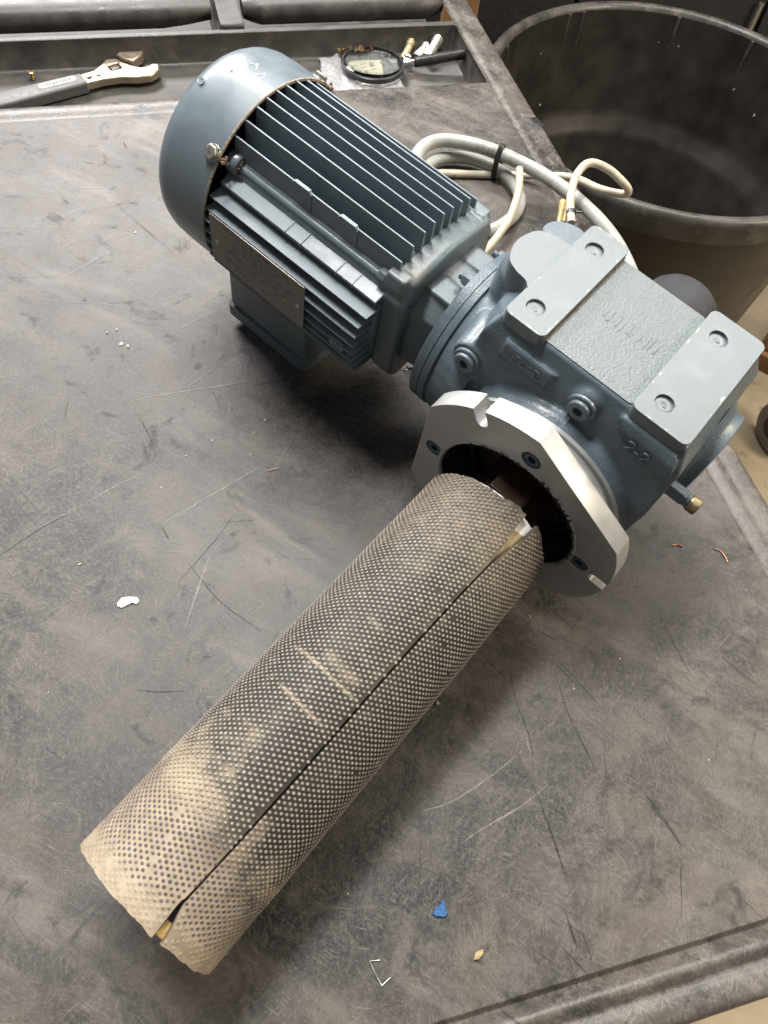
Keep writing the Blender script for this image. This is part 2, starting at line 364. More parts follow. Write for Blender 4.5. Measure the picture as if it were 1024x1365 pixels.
DARK = [([(143.2, 267.9), (151, 239.1), (164.9, 206.4), (169.1, 167.9)], 0.9), ([(185.8, 276.7), (200.9, 234.3), (216.6, 205.3), (225.7, 187)], 1.3), ([(172.3, 162.6), (180.3, 141.1), (192.5, 113), (198.5, 95.5)], 1), ([(268.4, 175.9), (285.6, 157), (299.7, 136.9)], 1.6), ([(168.2, 316.3), (187.1, 308.6)], 1.8), ([(187.3, 289.1), (204, 274.6), (239.5, 240.5)], 0.8), ([(293.1, 354.7), (309.5, 316.9), (319.8, 297.4)], 1.1), ([(296.3, 120.3), (295.9, 95.5)], 0.8), ([(100.8, 244), (115.3, 198.5)], 0.7), ([(232.6, 220.3), (235.1, 166.5)], 0.6), ([(214.3, 340.9), (193.8, 309.8)], 0.7), ([(268.8, 172.5), (287.1, 151.9), (299.3, 136.5)], 1.5), ([(172.5, 159.5), (185.3, 131.8), (199.4, 93.4)], 0.9), ([(197.8, 72.4), (207.7, 46.8)], 2.2), ([(209.3, 65.4), (219.8, 39.4)], 1), ([(297.5, 126.1), (294.7, 77.5)], 0.7), ([(69, 150.3), (77.2, 75.7), (74.7, 40.8)], 0.6), ([(54.7, 118.6), (67.5, 68.4)], 0.5), ([(31, 54.4), (49.1, 18.1)], 0.6), ([(169.1, 42.9), (193.3, 32.5)], 0.5), ([(-175.7, 567), (-140, 582.3)], 1.6), ([(-158.5, 589.1), (-136.3, 602.8)], 1.2), ([(-80.2, 498), (-36.5, 505.2), (-11.8, 507.1)], 1.2), ([(-83.2, 610.7), (-69, 565.1)], 0.7), ([(-67, 522.8), (-62, 507.9)], 2), ([(-184.4, 328.1), (-143.1, 292.8), (-97.5, 269.6)], 1.2), ([(-152.8, 395.2), (-165.1, 358.6), (-189.3, 304.2)], 1), ([(-364.8, 303.9), (-339.8, 338.2), (-319.2, 360.5)], 1.6), ([(-162.7, 380.7), (-127.3, 390.5)], 0.6), ([(-286.1, 496.5), (-259.7, 461.9)], 1.6), ([(-219.6, 552.6), (-200.7, 525.5)], 1), ([(-370.4, 509.1), (-364.4, 476.6)], 0.9), ([(-222.5, 364.8), (-210.3, 350.2)], 1.6), ([(-500.7, 923.6), (-483.9, 920.8)], 1.5), ([(-462.8, 984.1), (-451.7, 967.8)], 2.2), ([(-444.4, 870.3), (-440.3, 881.3)], 1.6), ([(-376.8, 659.1), (-340.1, 673.5)], 0.9), ([(-502.2, 677.8), (-448.9, 691.2)], 0.6), ([(-195.7, 194.9), (-175.5, 196.4), (-153.5, 201.1)], 1.3), ([(-145.7, 235.2), (-136.7, 236.8)], 1), ([(-255.1, 133.4), (-241, 128.4)], 0.8)]
PALE = [([(-310, 512.2), (-279.7, 528.2), (-208, 560.2), (-166.4, 576.7)], 1), ([(-220.8, 368.2), (-187.9, 404.7), (-138.7, 458)], 1.3), ([(-306, 375.6), (-282.8, 402.7), (-259.4, 423.9)], 1.3), ([(-340.3, 339.6), (-306, 375.6)], 0.9), ([(-165.6, 340.4), (-167.4, 308.1), (-168.9, 258.6)], 1.6), ([(-256.3, 627.5), (-264.3, 600.1)], 0.8), ([(-211.6, 611.7), (-236.4, 565), (-253.9, 541.4)], 1), ([(-108.5, 296.2), (-120, 280.4)], 0.6), ([(-229.2, 334.7), (-181.3, 340.5)], 0.6), ([(-289.2, 621.7), (-268.2, 652.9), (-238, 685.1)], 1.1), ([(-447.3, 686.7), (-427.1, 716.4), (-404.9, 751.9)], 1.2), ([(-482.6, 865.3), (-454.9, 874)], 1.8), ([(-480.1, 807.9), (-459.6, 834.5)], 0.9), ([(-422.6, 719.6), (-363.9, 731.6), (-284, 742.2)], 0.5), ([(-453.1, 647.3), (-389.5, 656.2)], 0.8), ([(-387.2, 657.5), (-354.6, 658.3)], 0.9), ([(-554.2, 763.9), (-485.1, 781.2)], 0.5), ([(-532.9, 998.5), (-518.4, 1003.7)], 1), ([(-497.4, 999.9), (-484.2, 999.6)], 1.2), ([(71.4, 130.2), (99.7, 144.3), (133.9, 172.7), (160.4, 199.5)], 1.3), ([(108.3, 111.2), (130.5, 128.1), (159.2, 149.2), (182.8, 171.5)], 1.5), ([(156.6, 217.5), (166.9, 191.4)], 0.9), ([(-221.5, 553.2), (-196, 564.8), (-160.4, 580)], 0.8), ([(-214.2, 585.9), (-205.1, 602.1)], 0.9), ([(-251.1, 666.7), (-232.1, 689.9)], 1.2), ([(-124, 458.8), (-111.9, 507.2)], 0.7), ([(-99.5, 469.7), (-132.8, 499.8)], 0.5), ([(-195.5, 541.9), (-188.2, 507.5)], 0.5)]
marks('gouge_marks', [(l, w_ * .36) for l, w_ in DARK], m_gouge, .30)
marks('scratch_marks', [(l, w_ * .42) for l, w_ in PALE], m_scr, .45)

# ------------------------------------------------------------------ gear motor
# local frame: x along the motor shaft towards the gearbox, y away from the output flange, z up
GX = (0.84329153, -0.52377999, -0.12047374); GY = (0.53372496, 0.84249479, 0.07307667); GZ = (0.0632224, -0.12592478, 0.99002317)
GO = (105.4 * K, 379.186 * K, (677.018 - 563.933) * K)
GMW = Matrix([[GX[i], GY[i], GZ[i], GO[i]] for i in range(3)] + [[0, 0, 0, 1]])
gm = empty('gear_motor', GMW)
tag(gm, 'blue-grey electric gear motor with finned housing, right-angle gearbox and aluminium output flange', 'gear motor')
Y0, Z0 = 125., 14.                       # motor axis

# fan cover: thin spun shell, open towards the fins
bm = B()
outer = [(-404, 103), (-440, 103), (-458, 102), (-467, 99.5), (-474, 95), (-479, 88), (-482, 78), (-483, 60), (-483, 1)]
inner = [(-481, 1), (-481, 60), (-479.5, 78), (-477, 87), (-472, 93.5), (-466, 97.5), (-457, 100), (-440, 101), (-404, 101)]
lathe(bm, (0, Y0, Z0), (1, 0, 0), outer + inner, 96, caps=False)
fan = obj('fan_cover', bm, m_paint, gm, sm=40)
bm = B(); lathe(bm, (0, Y0, Z0), (1, 0, 0), [(-404, 103.3), (-402.6, 103.2), (-402.4, 100.9), (-404, 100.8)], 96, caps=False); obj('rim_edge', bm, m_bare, fan)
def rad(a, r): return Vector((0, Y0 + r * math.cos(R3(a)), Z0 + r * math.sin(R3(a))))
for a in (137, 47, 227, 317):
    bm = B(); d = rad(a, 1) - rad(a, 0); p = rad(a, 102.5); p.x = -411; bolt(bm, p, d, 7.2, 5, 6, 8.2); obj('cover_screw', bm, m_zinc, fan, bevel=.5)
    bm = B(); p = rad(a, 101); p.x = -400
    for i in range(9):
        q = p + Vector((random.uniform(-2, 5), random.uniform(-4, 4), random.uniform(-4, 3)))
        lathe(bm, q, (random.random(), random.random(), random.random()), [(-1.6, .4), (0, 2.2), (1.8, .5)], 6)
    obj('rust_flakes', bm, m_rust, fan)
bm = B(); p = rad(112, 102.6); p.x = -462; lathe(bm, p, rad(112, 1) - rad(112, 0), [(0, 3.6), (.5, 3.4), (.3, 2.0), (.1, 1.9)], 20); obj('dimple', bm, m_paint, fan)
bm = B()
for pts in (((-432, 88, 7), (-438, 84, 6), (-444, 87, 9)), ((-428, 90, 2), (-424, 86, 3), (-421, 91, 3)), ((-450, 96, 3), (-446, 98, 4))):
    for i in range(len(pts) - 1):
        x0, a0, w0 = pts[i]; x1, a1, w1 = pts[i + 1]
        for j in range(6):
            f0 = j / 6; x = x0 + (x1 - x0) * f0 + random.uniform(-1, 1); a = a0 + (a1 - a0) * f0 + random.uniform(-.6, .6); w2 = random.uniform(.3, .9)
            q = [rad(a + da, 103.25) + Vector((x + dx, 0, 0)) for da, dx in ((-w2, -.4), (w2 * .6, -.8), (w2, .5), (-w2 * .5, .9))]
            bm.faces.new([bm.verts.new(v) for v in q])
obj('paint_scuffs', bm, mat('scuffed_primer', (.30, .33, .34), .6), fan, sm=0)
bm = B(); lathe(bm, (0, Y0, Z0), (1, 0, 0), [(-476, 14), (-430, 14), (-428, 60), (-424, 78), (-418, 78)], 32); obj('fan_wheel', bm, m_black, gm)

# finned stator housing
bm = B(); lathe(bm, (0, Y0, Z0), (1, 0, 0), [(-408, 60), (-407, 78), (-203, 78), (-202, 60)], 64)
for sy in (-1, 1):
    for sz in (-1, 1):
        hull(bm, [(x, Y0 + sy * a, Z0 + sz * b) for x in (-398, -203) for a, b in ((40, 40), (66, 46), (46, 66), (62, 58))])
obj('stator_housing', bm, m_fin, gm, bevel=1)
def fin(pts, thick, along):
    """thin tapered cooling fin: profile in the cross-section from root to tip, swept along x"""
    (y0, z0), (y1, z1) = pts; d = Vector((0, y1 - y0, z1 - z0)); o_ = Vector((0, -d.z, d.y)).normalized()
    bm = B(); x0, x1, c = along
    V8 = []
    for x, fr in ((x0, 0), (x1, 0), (x1 - c, 1), (x0, 1)):
        q = Vector((x, y0, z0)) + d * fr; h = thick * (.75 if fr == 0 else .36)
        V8 += [q + o_ * h, q - o_ * h]
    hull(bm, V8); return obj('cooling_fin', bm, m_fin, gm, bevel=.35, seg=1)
TOP = [(71, 97), (85, 106), (99, 113), (112, 115.5), (125, 116.5), (138, 115.5), (152, 113), (166, 107.5), (180, 98)]
for i, (y, z) in enumerate(TOP):
    root = Z0 + math.sqrt(max(78 ** 2 - (y - Y0) ** 2, 50 ** 2)) - 3
    fin(((y, root - (6 if i in (0, 8) else 0)), (y, z)), 2.2, (-403, -199.5, 0))
SIDE = [(50, 33), (38.5, 27), (27, 23.5), (14.5, 22.5), (2, 22.5), (-10, 23.5), (-22, 26), (-34, 31)]
for s in (1, -1):
    for z, y in SIDE:
        root = Y0 - math.sqrt(78 ** 2 - (z - Z0) ** 2) + 4
        yy = (y, root) if s > 0 else (2 * Y0 - y, 2 * Y0 - root)
        fin(((yy[1], z), (yy[0], z)), 2.2, (-403, -200 - (3 if z < 45 else 0), 1.5))
    # wide ledge with cast ribs under the tie rod
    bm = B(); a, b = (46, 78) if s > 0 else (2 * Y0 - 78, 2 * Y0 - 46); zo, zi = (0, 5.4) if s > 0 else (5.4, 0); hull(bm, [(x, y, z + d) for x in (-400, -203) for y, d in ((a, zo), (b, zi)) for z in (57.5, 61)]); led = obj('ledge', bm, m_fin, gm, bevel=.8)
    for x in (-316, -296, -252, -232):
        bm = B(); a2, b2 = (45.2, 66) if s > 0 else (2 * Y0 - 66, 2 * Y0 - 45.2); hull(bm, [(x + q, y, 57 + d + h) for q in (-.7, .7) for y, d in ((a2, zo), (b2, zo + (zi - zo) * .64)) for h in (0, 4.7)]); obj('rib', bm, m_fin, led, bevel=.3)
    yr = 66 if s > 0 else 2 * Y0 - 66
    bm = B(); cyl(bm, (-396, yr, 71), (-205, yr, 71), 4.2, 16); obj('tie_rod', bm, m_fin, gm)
    bm = B(); lathe(bm, (-404, yr, 72), (1, 0, 0), [(0, 10), (11, 10.5), (13.5, 9), (13.8, 5)], 20); lug = obj('lug', bm, m_paint, gm, bevel=.6)
    bm = B()
    for i in range(22):
        an = random.uniform(0, 6.3); q = Vector((-390 + random.uniform(-1.5, 2.5), yr + 6.5 * math.cos(an), 72 + 6.5 * math.sin(an)))
        lathe(bm, q, (random.random(), random.random(), random.random() - .5), [(-1.3, .3), (0, random.uniform(.9, 2)), (1.3, .4)], 6)
    obj('rust_ring', bm, m_rust, lug)
# raised clips on the outermost top fin
for x in (-318, -262):
    bm = B(); hull(bm, [(x + a, 71 + b, c) for a, b, c in ((-12, -2.2, 95.6), (11, -2.2, 95.6), (-12, 2.2, 95.6), (11, 2.2, 95.6), (-9, -1.8, 98.6), (9, -1.8, 98.6), (-9, 1.8, 98.6), (9, 1.8, 98.6))]); obj('clip', bm, m_fin, gm, bevel=.5)
    bm = B(); box(bm, (x + 11, 68.9, 74), (x + 12.2, 69.8, 96)); obj('seam', bm, m_fin, gm)
bm = B(); hull(bm, [(-226 + a, 24 + b, c) for a, b, c in ((-9, 0, -8), (9, 0, -8), (-9, 0, 4), (9, 0, 4), (-9, 24, -9), (9, 24, -9), (-9, 24, 5), (9, 24, 5))])
lathe(bm, (-226, 24, -2), (0, -1, 0), [(0, 5), (1.5, 4.8), (1.5, 2.8), (.2, 2.6)], 20); obj('earth_boss', bm, m_fin, gm, bevel=.7)

# nameplate
bm = B(); plate(bm, rrect(-391, -266, -14, 46, 1.5, 3), [], ((0, 21.6, 0), (1, 0, 0), (0, 0, 1), (0, -1, 0)), 1.0); npl = obj('nameplate', bm, m_plate, gm, bevel=.25)
for x, z in ((-382, 15), (-274, 15)):
    bm = B(); lathe(bm, (x, 20.6, z), (0, -1, 0), [(0, 2.6), (.7, 2.3), (1.1, 1.2), (1.2, .2)], 16); obj('rivet', bm, m_zinc, npl)
bm = B()
for r in range(9):
    z = 40 - r * 5.6; x = -372
    while x < -284:
        L = random.uniform(2, 9)
        if random.random() < .62 and x + L < -282:
            xx = x
            while xx < x + L:
                wd = random.uniform(.3, .7); hh = random.uniform(1.2, 1.9)
                bm.faces.new([bm.verts.new(q) for q in ((xx, 20.5, z), (xx + wd, 20.5, z), (xx + wd, 20.5, z + hh), (xx, 20.5, z + hh))]); xx += wd + .3
        x += L + random.uniform(1.5, 6)
o = obj('faint_print', bm, m_print, npl, sm=0); o['kind'] = 'stuff'

# terminal box under the stator
bm = B(); plate(bm, rrect(-418, -294, 60, 190, 7), [], ((0, 0, -137), (1, 0, 0), (0, 1, 0), (0, 0, 1)), 50); tb = obj('terminal_box', bm, m_paint, gm, bevel=2.5, seg=3)
bm = B(); plate(bm, rrect(-421, -291, 57, 193, 9), [], ((0, 0, -157), (1, 0, 0), (0, 1, 0), (0, 0, 1)), 16.5); obj('lid', bm, m_paint, tb, bevel=2.5, seg=3)
bm = B(); plate(bm, rrect(-412, -300, 66, 184, 7), [], ((0, 0, -141), (1, 0, 0), (0, 1, 0), (0, 0, 1)), 4.2); obj('gasket', bm, m_black, tb)
bm = B(); box(bm, (-400, 75, -88), (-312, 175, -58)); obj('box_neck', bm, m_fin, tb, bevel=2)
bm = B(); x = -392
for ch in '  '.join('........'):
    if ch == '.':
        hull(bm, [(x + a, 62.6 + b, -87.2 + c) for a in (0, random.uniform(2, 4)) for b in (0, 2.6) for c in (0, .9)])
        hull(bm, [(x + a, 64 + b, -87.2 + c) for a in (.5, 1.6) for b in (0, 4) for c in (0, .9)])
    x += 2.6
o = obj('worn_lettering', bm, m_paint, tb, sm=0)
for x in (-411, -301):
    bm = B(); bolt(bm, (x, 67, -157.4), (0, 0, -1), 4, 1.2, 6); obj('lid_screw', bm, m_zinc, tb)

# end shield towards the gearbox
bm = B()
sh = [(Y0 + a, Z0 + b) for a, b in ((-70, 50), (-70, -50), (-56, -70), (56, -70), (70, -50), (70, 50), (58, 71), (30, 74), (0, 79), (-30, 74), (-58, 71))]
hull(bm, [(x, y, z) for x in (-203, -183) for y, z in sh] + [(-179.5, Y0 + (y - Y0) * .95, Z0 + (z - Z0) * .95) for y, z in sh])
for sy in (-1, 1):
    hull(bm, [(x, Y0 + sy * a, Z0 + b) for x in (-207, -186) for a, b in ((50, 60), (68, 60), (64, 74), (52, 74))])
shield = cast('end_shield', bm, m_shield, gm, 1.6, 4)
for y, z in ((66, 60), (186, 62), (92, 42)):
    bm = B(); lathe(bm, (-179.4, y, z), (1, 0, 0), [(0, 1.9), (.35, 1.8), (.1, .8)], 14); obj('pin_hole', bm, m_dark, shield)
for sy in (-1, 1):
    bm = B(); bolt(bm, (-207, Y0 + sy * 59, 74), (-1, 0, 0), 7, 9, 6); obj('tie_rod_nut', bm, m_paint, shield, bevel=.5)

# adapter neck and input flange
bm = B()
hull(bm, [(x, Y0 + a * f0, Z0 + b * f0) for x, f0 in ((-181, 1.06), (-147, .98)) for a, b in ((-52, 34), (-34, 52), (34, 52), (52, 34), (52, -34), (34, -52), (-34, -52), (-52, -34))])
for a, b in ((-26, 58), (26, 58)): hull(bm, [(x, Y0 + a + c, Z0 + d) for x in (-181, -147) for c in (-12, 12) for d in (30, 56)])
cast('adapter_neck', bm, m_shield, gm, 1.6, 4)
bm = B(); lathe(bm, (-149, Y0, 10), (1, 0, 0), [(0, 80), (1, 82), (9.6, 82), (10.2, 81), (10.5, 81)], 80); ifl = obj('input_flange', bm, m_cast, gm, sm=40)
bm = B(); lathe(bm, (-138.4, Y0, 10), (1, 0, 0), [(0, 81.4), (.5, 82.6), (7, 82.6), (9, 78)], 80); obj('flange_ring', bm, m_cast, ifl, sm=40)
for a in (100, 50, 195, 15, 285):
    bm = B(); p = Vector((-149, Y0 + 72 * math.cos(R3(a)), 10 + 72 * math.sin(R3(a)))); bolt(bm, p, (-1, 0, 0), 6.2, 8, 6, 7); cyl(bm, p + Vector((-8, 0, 0)), p + Vector((-13, 0, 0)), 3.2, 12)
    obj('flange_bolt', bm, m_zinc if a in (195,) else m_cast, ifl, bevel=.4)

# gearbox casting
bm = B()
hull(bm, [(-92, 64, 133), (84, 64, 133), (84, 187, 133), (-92, 187, 133), (-102, 56, 112), (94, 56, 112), (94, 194, 112), (-102, 194, 112),
          (-106, 50, 70), (97, 44, 60), (97, 206, 60), (-106, 200, 70), (-96, 48, -50), (96, 46, -30), (96, 204, -30), (-96, 202, -50),
          (-60, 62, -88), (62, 62, -88), (62, 188, -88), (-60, 188, -88)])
lathe(bm, (0, 0, 0), (0, 1, 0), [(23, 86), (24, 88), (44, 96), (70, 96), (70, 75), (23, 75), (23, 86)], 64, caps=False)
lathe(bm, (0, 0, 0), (0, 1, 0), [(180, 90), (222, 80), (226, 70)], 64)
cn = []
for x, r, n_ in ((-131, 80, 40), (-118, 82, 40), (-92, 92, 40)):
    cn += [(x, Y0 + r * math.cos(2 * math.pi * i / n_), 10 + r * math.sin(2 * math.pi * i / n_)) for i in range(n_)]
hull(bm, cn)
hull(bm, [(-92, 60, 70), (-92, 190, 70), (-92, 64, 132), (-92, 187, 132), (-118, 84, 70), (-118, 166, 70), (-110, 92, 110), (-110, 158, 110)])
# top bosses beside the motor-side pad
lathe(bm, (-107, 129, 60), (0, 0, 1), [(0, 32), (58, 27), (66, 22)], 32)
lathe(bm, (-108, 170, 60), (0, 0, 1), [(0, 22), (58, 16), (63, 12)], 24)
# boss of the front plug, stiffening ribs on the front wall
lathe(bm, (-102, 62, 73), (0, -1, 0), [(-30, 24), (6, 18), (12, 16.5)], 28)
lathe(bm, (2, 60, 112), (0, -1, 0), [(-10, 20), (3, 14), (6, 12)], 28)
hull(bm, [(-80, 56, 122), (-28, 55, 122), (-80, 60, 98), (-28, 60, 98), (-78, 52, 118), (-32, 52, 118), (-78, 52, 102), (-32, 52, 102)])
hull(bm, [(30, 58, 128), (84, 58, 128), (34, 60, 96), (92, 52, 90), (38, 54, 118), (88, 52, 118)])
# bearing end
lathe(bm, (90, 130, 30), (1, 0, 0), [(-10, 80), (4, 66), (8, 58)], 40)
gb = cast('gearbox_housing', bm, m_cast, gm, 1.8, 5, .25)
bm = B(); plate(bm, rrect(-54, 31, 66, 185, 3), [], ((0, 0, 131.0), (1, 0, 0), (0, 1, 0), (0, 0, 1)), 3.0)
def spline2(l, n=6): return [(p.x, p.y) for p in catmull([(x, y, 0) for x, y in l], n)]
b3 = B(); plate(b3, spline2([(-92, 93), (-99, 99), (-110, 101), (-122, 108), (-129, 128), (-123, 150), (-108, 157), (-92, 158)]), [], ((0, 0, 92), (1, 0, 0), (0, 1, 0), (0, 0, 1)), 46.4); obj('cast_boss', b3, m_pad, gb, bevel=3.2, seg=4)
b3 = B(); plate(b3, spline2([(-92, 156), (-108, 157), (-122, 160), (-124, 170), (-117, 181), (-104, 186), (-92, 186)]), [], ((0, 0, 92), (1, 0, 0), (0, 1, 0), (0, 0, 1)), 40.5); obj('cast_boss', b3, m_cast, gb, bevel=3.2, seg=4)
obj('rough_cast_top', bm, m_castrough, gb, bevel=1.2, seg=3)
def pad(x0, x1, hx):
    bm = B(); hs = [circle(hx, 81, 8.2), circle(hx, 168, 8.2)]
    plate(bm, rrect(x0, x1, 60, 193, 6.5), hs, ((0, 0, 127), (1, 0, 0), (0, 1, 0), (0, 0, 1)), 13.2, [3.0, 3.0])
    return obj('mounting_pad', bm, m_pad, gb, bevel=.9)
pad(-93, -54, -76); pad(31, 83, 49.5)
for x in (-76, 49.5):
    for y in (81, 168):
        bm = B(); lathe(bm, (x, y, 137.1), (0, 0, 1), [(0, 7.6), (.5, 7.4), (.9, 5), (.5, 2), (.4, .3)], 28); obj('hole_plug', bm, m_pad, gb)
        bm = B(); lathe(bm, (x + 1.5, y - 1, 137.6), (0, 0, 1), [(0, 1.6), (.5, 1.3), (.8, .3)], 12); obj('paint_blob', bm, m_pad, gb)
for p, r in (((-102, 49.8, 73), 10), ((2, 53, 112), 10)):
    bm = B(); lathe(bm, p, (0, -1, 0), [(0, 13.2), (2, 13.2), (3, 12.2)], 32); socket(bm, Vector(p) + Vector((0, -2.5, 0)), (0, -1, 0), r, 4.5, 4.4)
    pl = obj('oil_plug', bm, m_paint, gb, bevel=.5)
    bm = B(); q = Vector(p) + Vector((0, -3.4, 0)); cyl(bm, q, q + Vector((0, -.35, 0)), 4.2, 6); obj('plug_socket', bm, m_dark, gb)
# chipped paint along the pad edges, rusty dirt line beside the motor-side pad
m_chip = mat('chipped_primer', (.46, .41, .34), .6, var=.3, vscale=500)
for x0, x1 in ((-93, -54), (31, 83)):
    bm = B(); n_ch = 0
    while n_ch < 16:
        e_ = random.random(); side = random.choice('fflrb'); r_c = random.uniform(.35, 1.3) * (1 if random.random() < .8 else 1.8)
        cx, cy = {'f': (x0 + 6 + (x1 - x0 - 12) * e_, 61.2), 'b': (x0 + 6 + (x1 - x0 - 12) * e_, 191.8), 'l': (x0 + 1.2, 67 + 118 * e_), 'r': (x1 - 1.2, 67 + 118 * e_)}[side]
        vv = [(cx + r_c * random.uniform(.5, 1.6) * math.cos(q) * (2.2 if side in 'fb' else .7), cy + r_c * random.uniform(.5, 1.3) * math.sin(q) * (.7 if side in 'fb' else 2.2)) for q in [2 * math.pi * i / 7 for i in range(7)]]
        vv = [(min(x1 - .9, max(x0 + .9, a)), min(192.1, max(60.9, b))) for a, b in vv]
        bm.faces.new([bm.verts.new((a, b, 140.27)) for a, b in vv]); n_ch += 1
    o = obj('paint_chips', bm, m_chip, gb, sm=0); o['kind'] = 'stuff'
bm = B()
for i in range(60):
    y = 64 + 124 * random.random() ** 1.3; lathe(bm, (-53.4 + random.uniform(-.2, .5), y, 134.2), (0, 1, random.uniform(-.2, .2)), [(-2.2, .2), (0, random.uniform(.3, .8)), (random.uniform(1, 3), .2)], 6)
o = obj('rusty_dirt', bm, mat('orange_dirt', (.20, .115, .05), .85, var=.5, vscale=600), gb); o['kind'] = 'stuff'
# raised cast characters on the front wall
def text(s, size, depth, mw, name, m, parent):
    cu = bpy.data.curves.new('t', 'FONT'); cu.body = s; cu.size = size; cu.extrude = depth; cu.bevel_depth = .12; cu.align_x = 'CENTER'; cu.align_y = 'CENTER'
    t = bpy.data.objects.new('t', cu); COL.objects.link(t); bpy.context.view_layer.update()
    me = bpy.data.meshes.new_from_object(t.evaluated_get(bpy.context.evaluated_depsgraph_get())); bpy.data.objects.remove(t)
    me.transform(mw); me.transform(Matrix.Scale(K, 4)); me.name = name
    me.materials.clear(); me.materials.append(m); o = bpy.data.objects.new(name, me); COL.objects.link(o); o.parent = parent; return o
def wall(p, tilt=0, lean=0): return Matrix.Translation(p) @ Matrix.Rotation(R3(90 + lean), 4, 'X') @ Matrix.Rotation(R3(tilt), 4, 'Z')
text('2-2', 17, .4, wall((58, 51.4, 110), -4), 'cast_number', m_cast, gb)
text('I7-4B', 14, .3, wall((-54, 51.6, 110), -2), 'cast_number', m_cast, gb)
# worn ghost of cast lettering between the pads
bm = B()
for x in (-34, -29.5, -22, -17, -10, -6, 1, 6.5, 11, 16):
    hull(bm, [(x + a, 126 + random.uniform(-2, 2) + b, 133.7 + c) for a in (0, random.uniform(1.2, 2.6)) for b in (-random.uniform(3, 8), random.uniform(3, 8)) for c in (0, .8)])
obj('worn_lettering', bm, m_castrough, gb, bevel=.3)

# bearing cover, drain plug, shaft cover at the back
bm = B()
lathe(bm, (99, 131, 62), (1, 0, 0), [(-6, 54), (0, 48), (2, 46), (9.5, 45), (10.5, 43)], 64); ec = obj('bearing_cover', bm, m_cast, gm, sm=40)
bm = B(); cyl(bm, (96, 70, 78), (112, 70, 78), 7.5, 6); cyl(bm, (112, 70, 78), (116, 70, 78), 6, 20); dp = obj('drain_plug', bm, m_cast, gm, bevel=.6)
bm = B(); lathe(bm, (116, 70, 78), (1, 0, 0), [(0, 6.6), (2, 7.4), (8, 7.4), (9, 6.6), (9.2, 3)], 24); obj('reflection_tint_collar', bm, mat('brass', (.26, .20, .12), .45, metal=.8, var=.35, vscale=300), dp)  # zinc collar; the brass tone paints in its orange reflection
bm = B(); lathe(bm, (0, 0, 4), (0, 1, 0), [(222, 46), (232, 46), (233, 42), (318, 41.5), (323, 39), (324.5, 34)], 56); obj('shaft_cover', bm, mat('dark_grey_cap_plastic', (.045, .045, .05), .32, var=.1, vscale=30), gm, sm=40)
bm = B(); lathe(bm, (0, 0, 4), (0, 1, 0), [(226, 50), (252, 50), (254, 48)], 8, a0=.3); obj('cover_nut', bm, m_dark, gm, bevel=1)

# aluminium output flange: three arcs, three flats, three slots
RO, HA = 114., 29.6
loop = []
for k_ in range(3):
    c0 = 120 * k_ + 1
    for a in [-HA + i * (HA - 3.4) / 9 for i in range(10)]: loop.append((RO * math.cos(R3(c0 + a)), RO * math.sin(R3(c0 + a))))
    e = Vector((math.cos(R3(c0)), math.sin(R3(c0)))); t_ = Vector((-e.y, e.x)); hw = 6.0
    loop.append(tuple(e * (RO - .2) - t_ * hw))
    for j in range(9):
        b0 = math.pi * j / 8; q = e * (RO - 12 - hw * math.sin(b0)) - t_ * hw * math.cos(b0); loop.append(tuple(q))
    loop.append(tuple(e * (RO - .2) + t_ * hw))
    for a in [3.4 + i * (HA - 3.4) / 9 for i in range(10)]: loop.append((RO * math.cos(R3(c0 + a)), RO * math.sin(R3(c0 + a))))
bm = B()
scr = [(81 * math.cos(R3(a)), 81 * math.sin(R3(a))) for a in (1, 91, 181, 271)]
scr = [(x * 1.02, z * 1.02 + 4.5) for x, z in scr]
plate(bm, loop, [circle(0, 0, 72, 96)] + [circle(x, z, 9.2, 28) for x, z in scr], ((0, 20, 0), (1, 0, 0), (0, 0, 1), (0, -1, 0)), 20, [None, 4.5, 4.5, 4.5, 4.5])
fl = obj('output_flange', bm, m_alu, gm, bevel=.8)
for x, z in scr:
    bm = B(); socket(bm, (x, 4.4, z), (0, -1, 0), 7.6, 3.6, 3.8); obj('cap_screw', bm, m_blued, fl, bevel=.3)
    bm = B(); cyl(bm, (x, 3.9, z), (x, 3.6, z), 3.7, 6); obj('hex_socket', bm, m_dark, fl)
bm = B(); lathe(bm, (0, 0, 0), (0, 1, 0), [(-.05, 76), (-.9, 75), (-.6, 73), (1.5, 71.6), (1.5, 71.9), (0.2, 76)], 96, caps=False); obj('bore_lip', bm, m_alu, fl)
bm = B()
for i in range(190):
    a = R3(random.gauss(62, 34)); r = 73.3 + random.uniform(-1.6, 1.8); p = Vector((r * math.cos(a), -.7 + random.uniform(0, .5), r * math.sin(a)))
    lathe(bm, p, (random.random() - .5, -1, random.random() - .5), [(-.3, .3), (0, random.uniform(.5, 1.9)), (random.uniform(.3, 1.1), .4)], 6)
o = obj('flaked_grime', bm, m_grime, fl); o['kind'] = 'stuff'
bm = B(); lathe(bm, (0, 0, 0), (0, 1, 0), [(20.3, 73), (20.3, 90), (21, 95), (26, 95), (27, 92), (31, 92), (32, 95.5), (36, 95.5), (38, 90), (38, 73), (20.3, 73)], 80, caps=False); obj('pilot_ring', bm, m_alu, fl, sm=40)
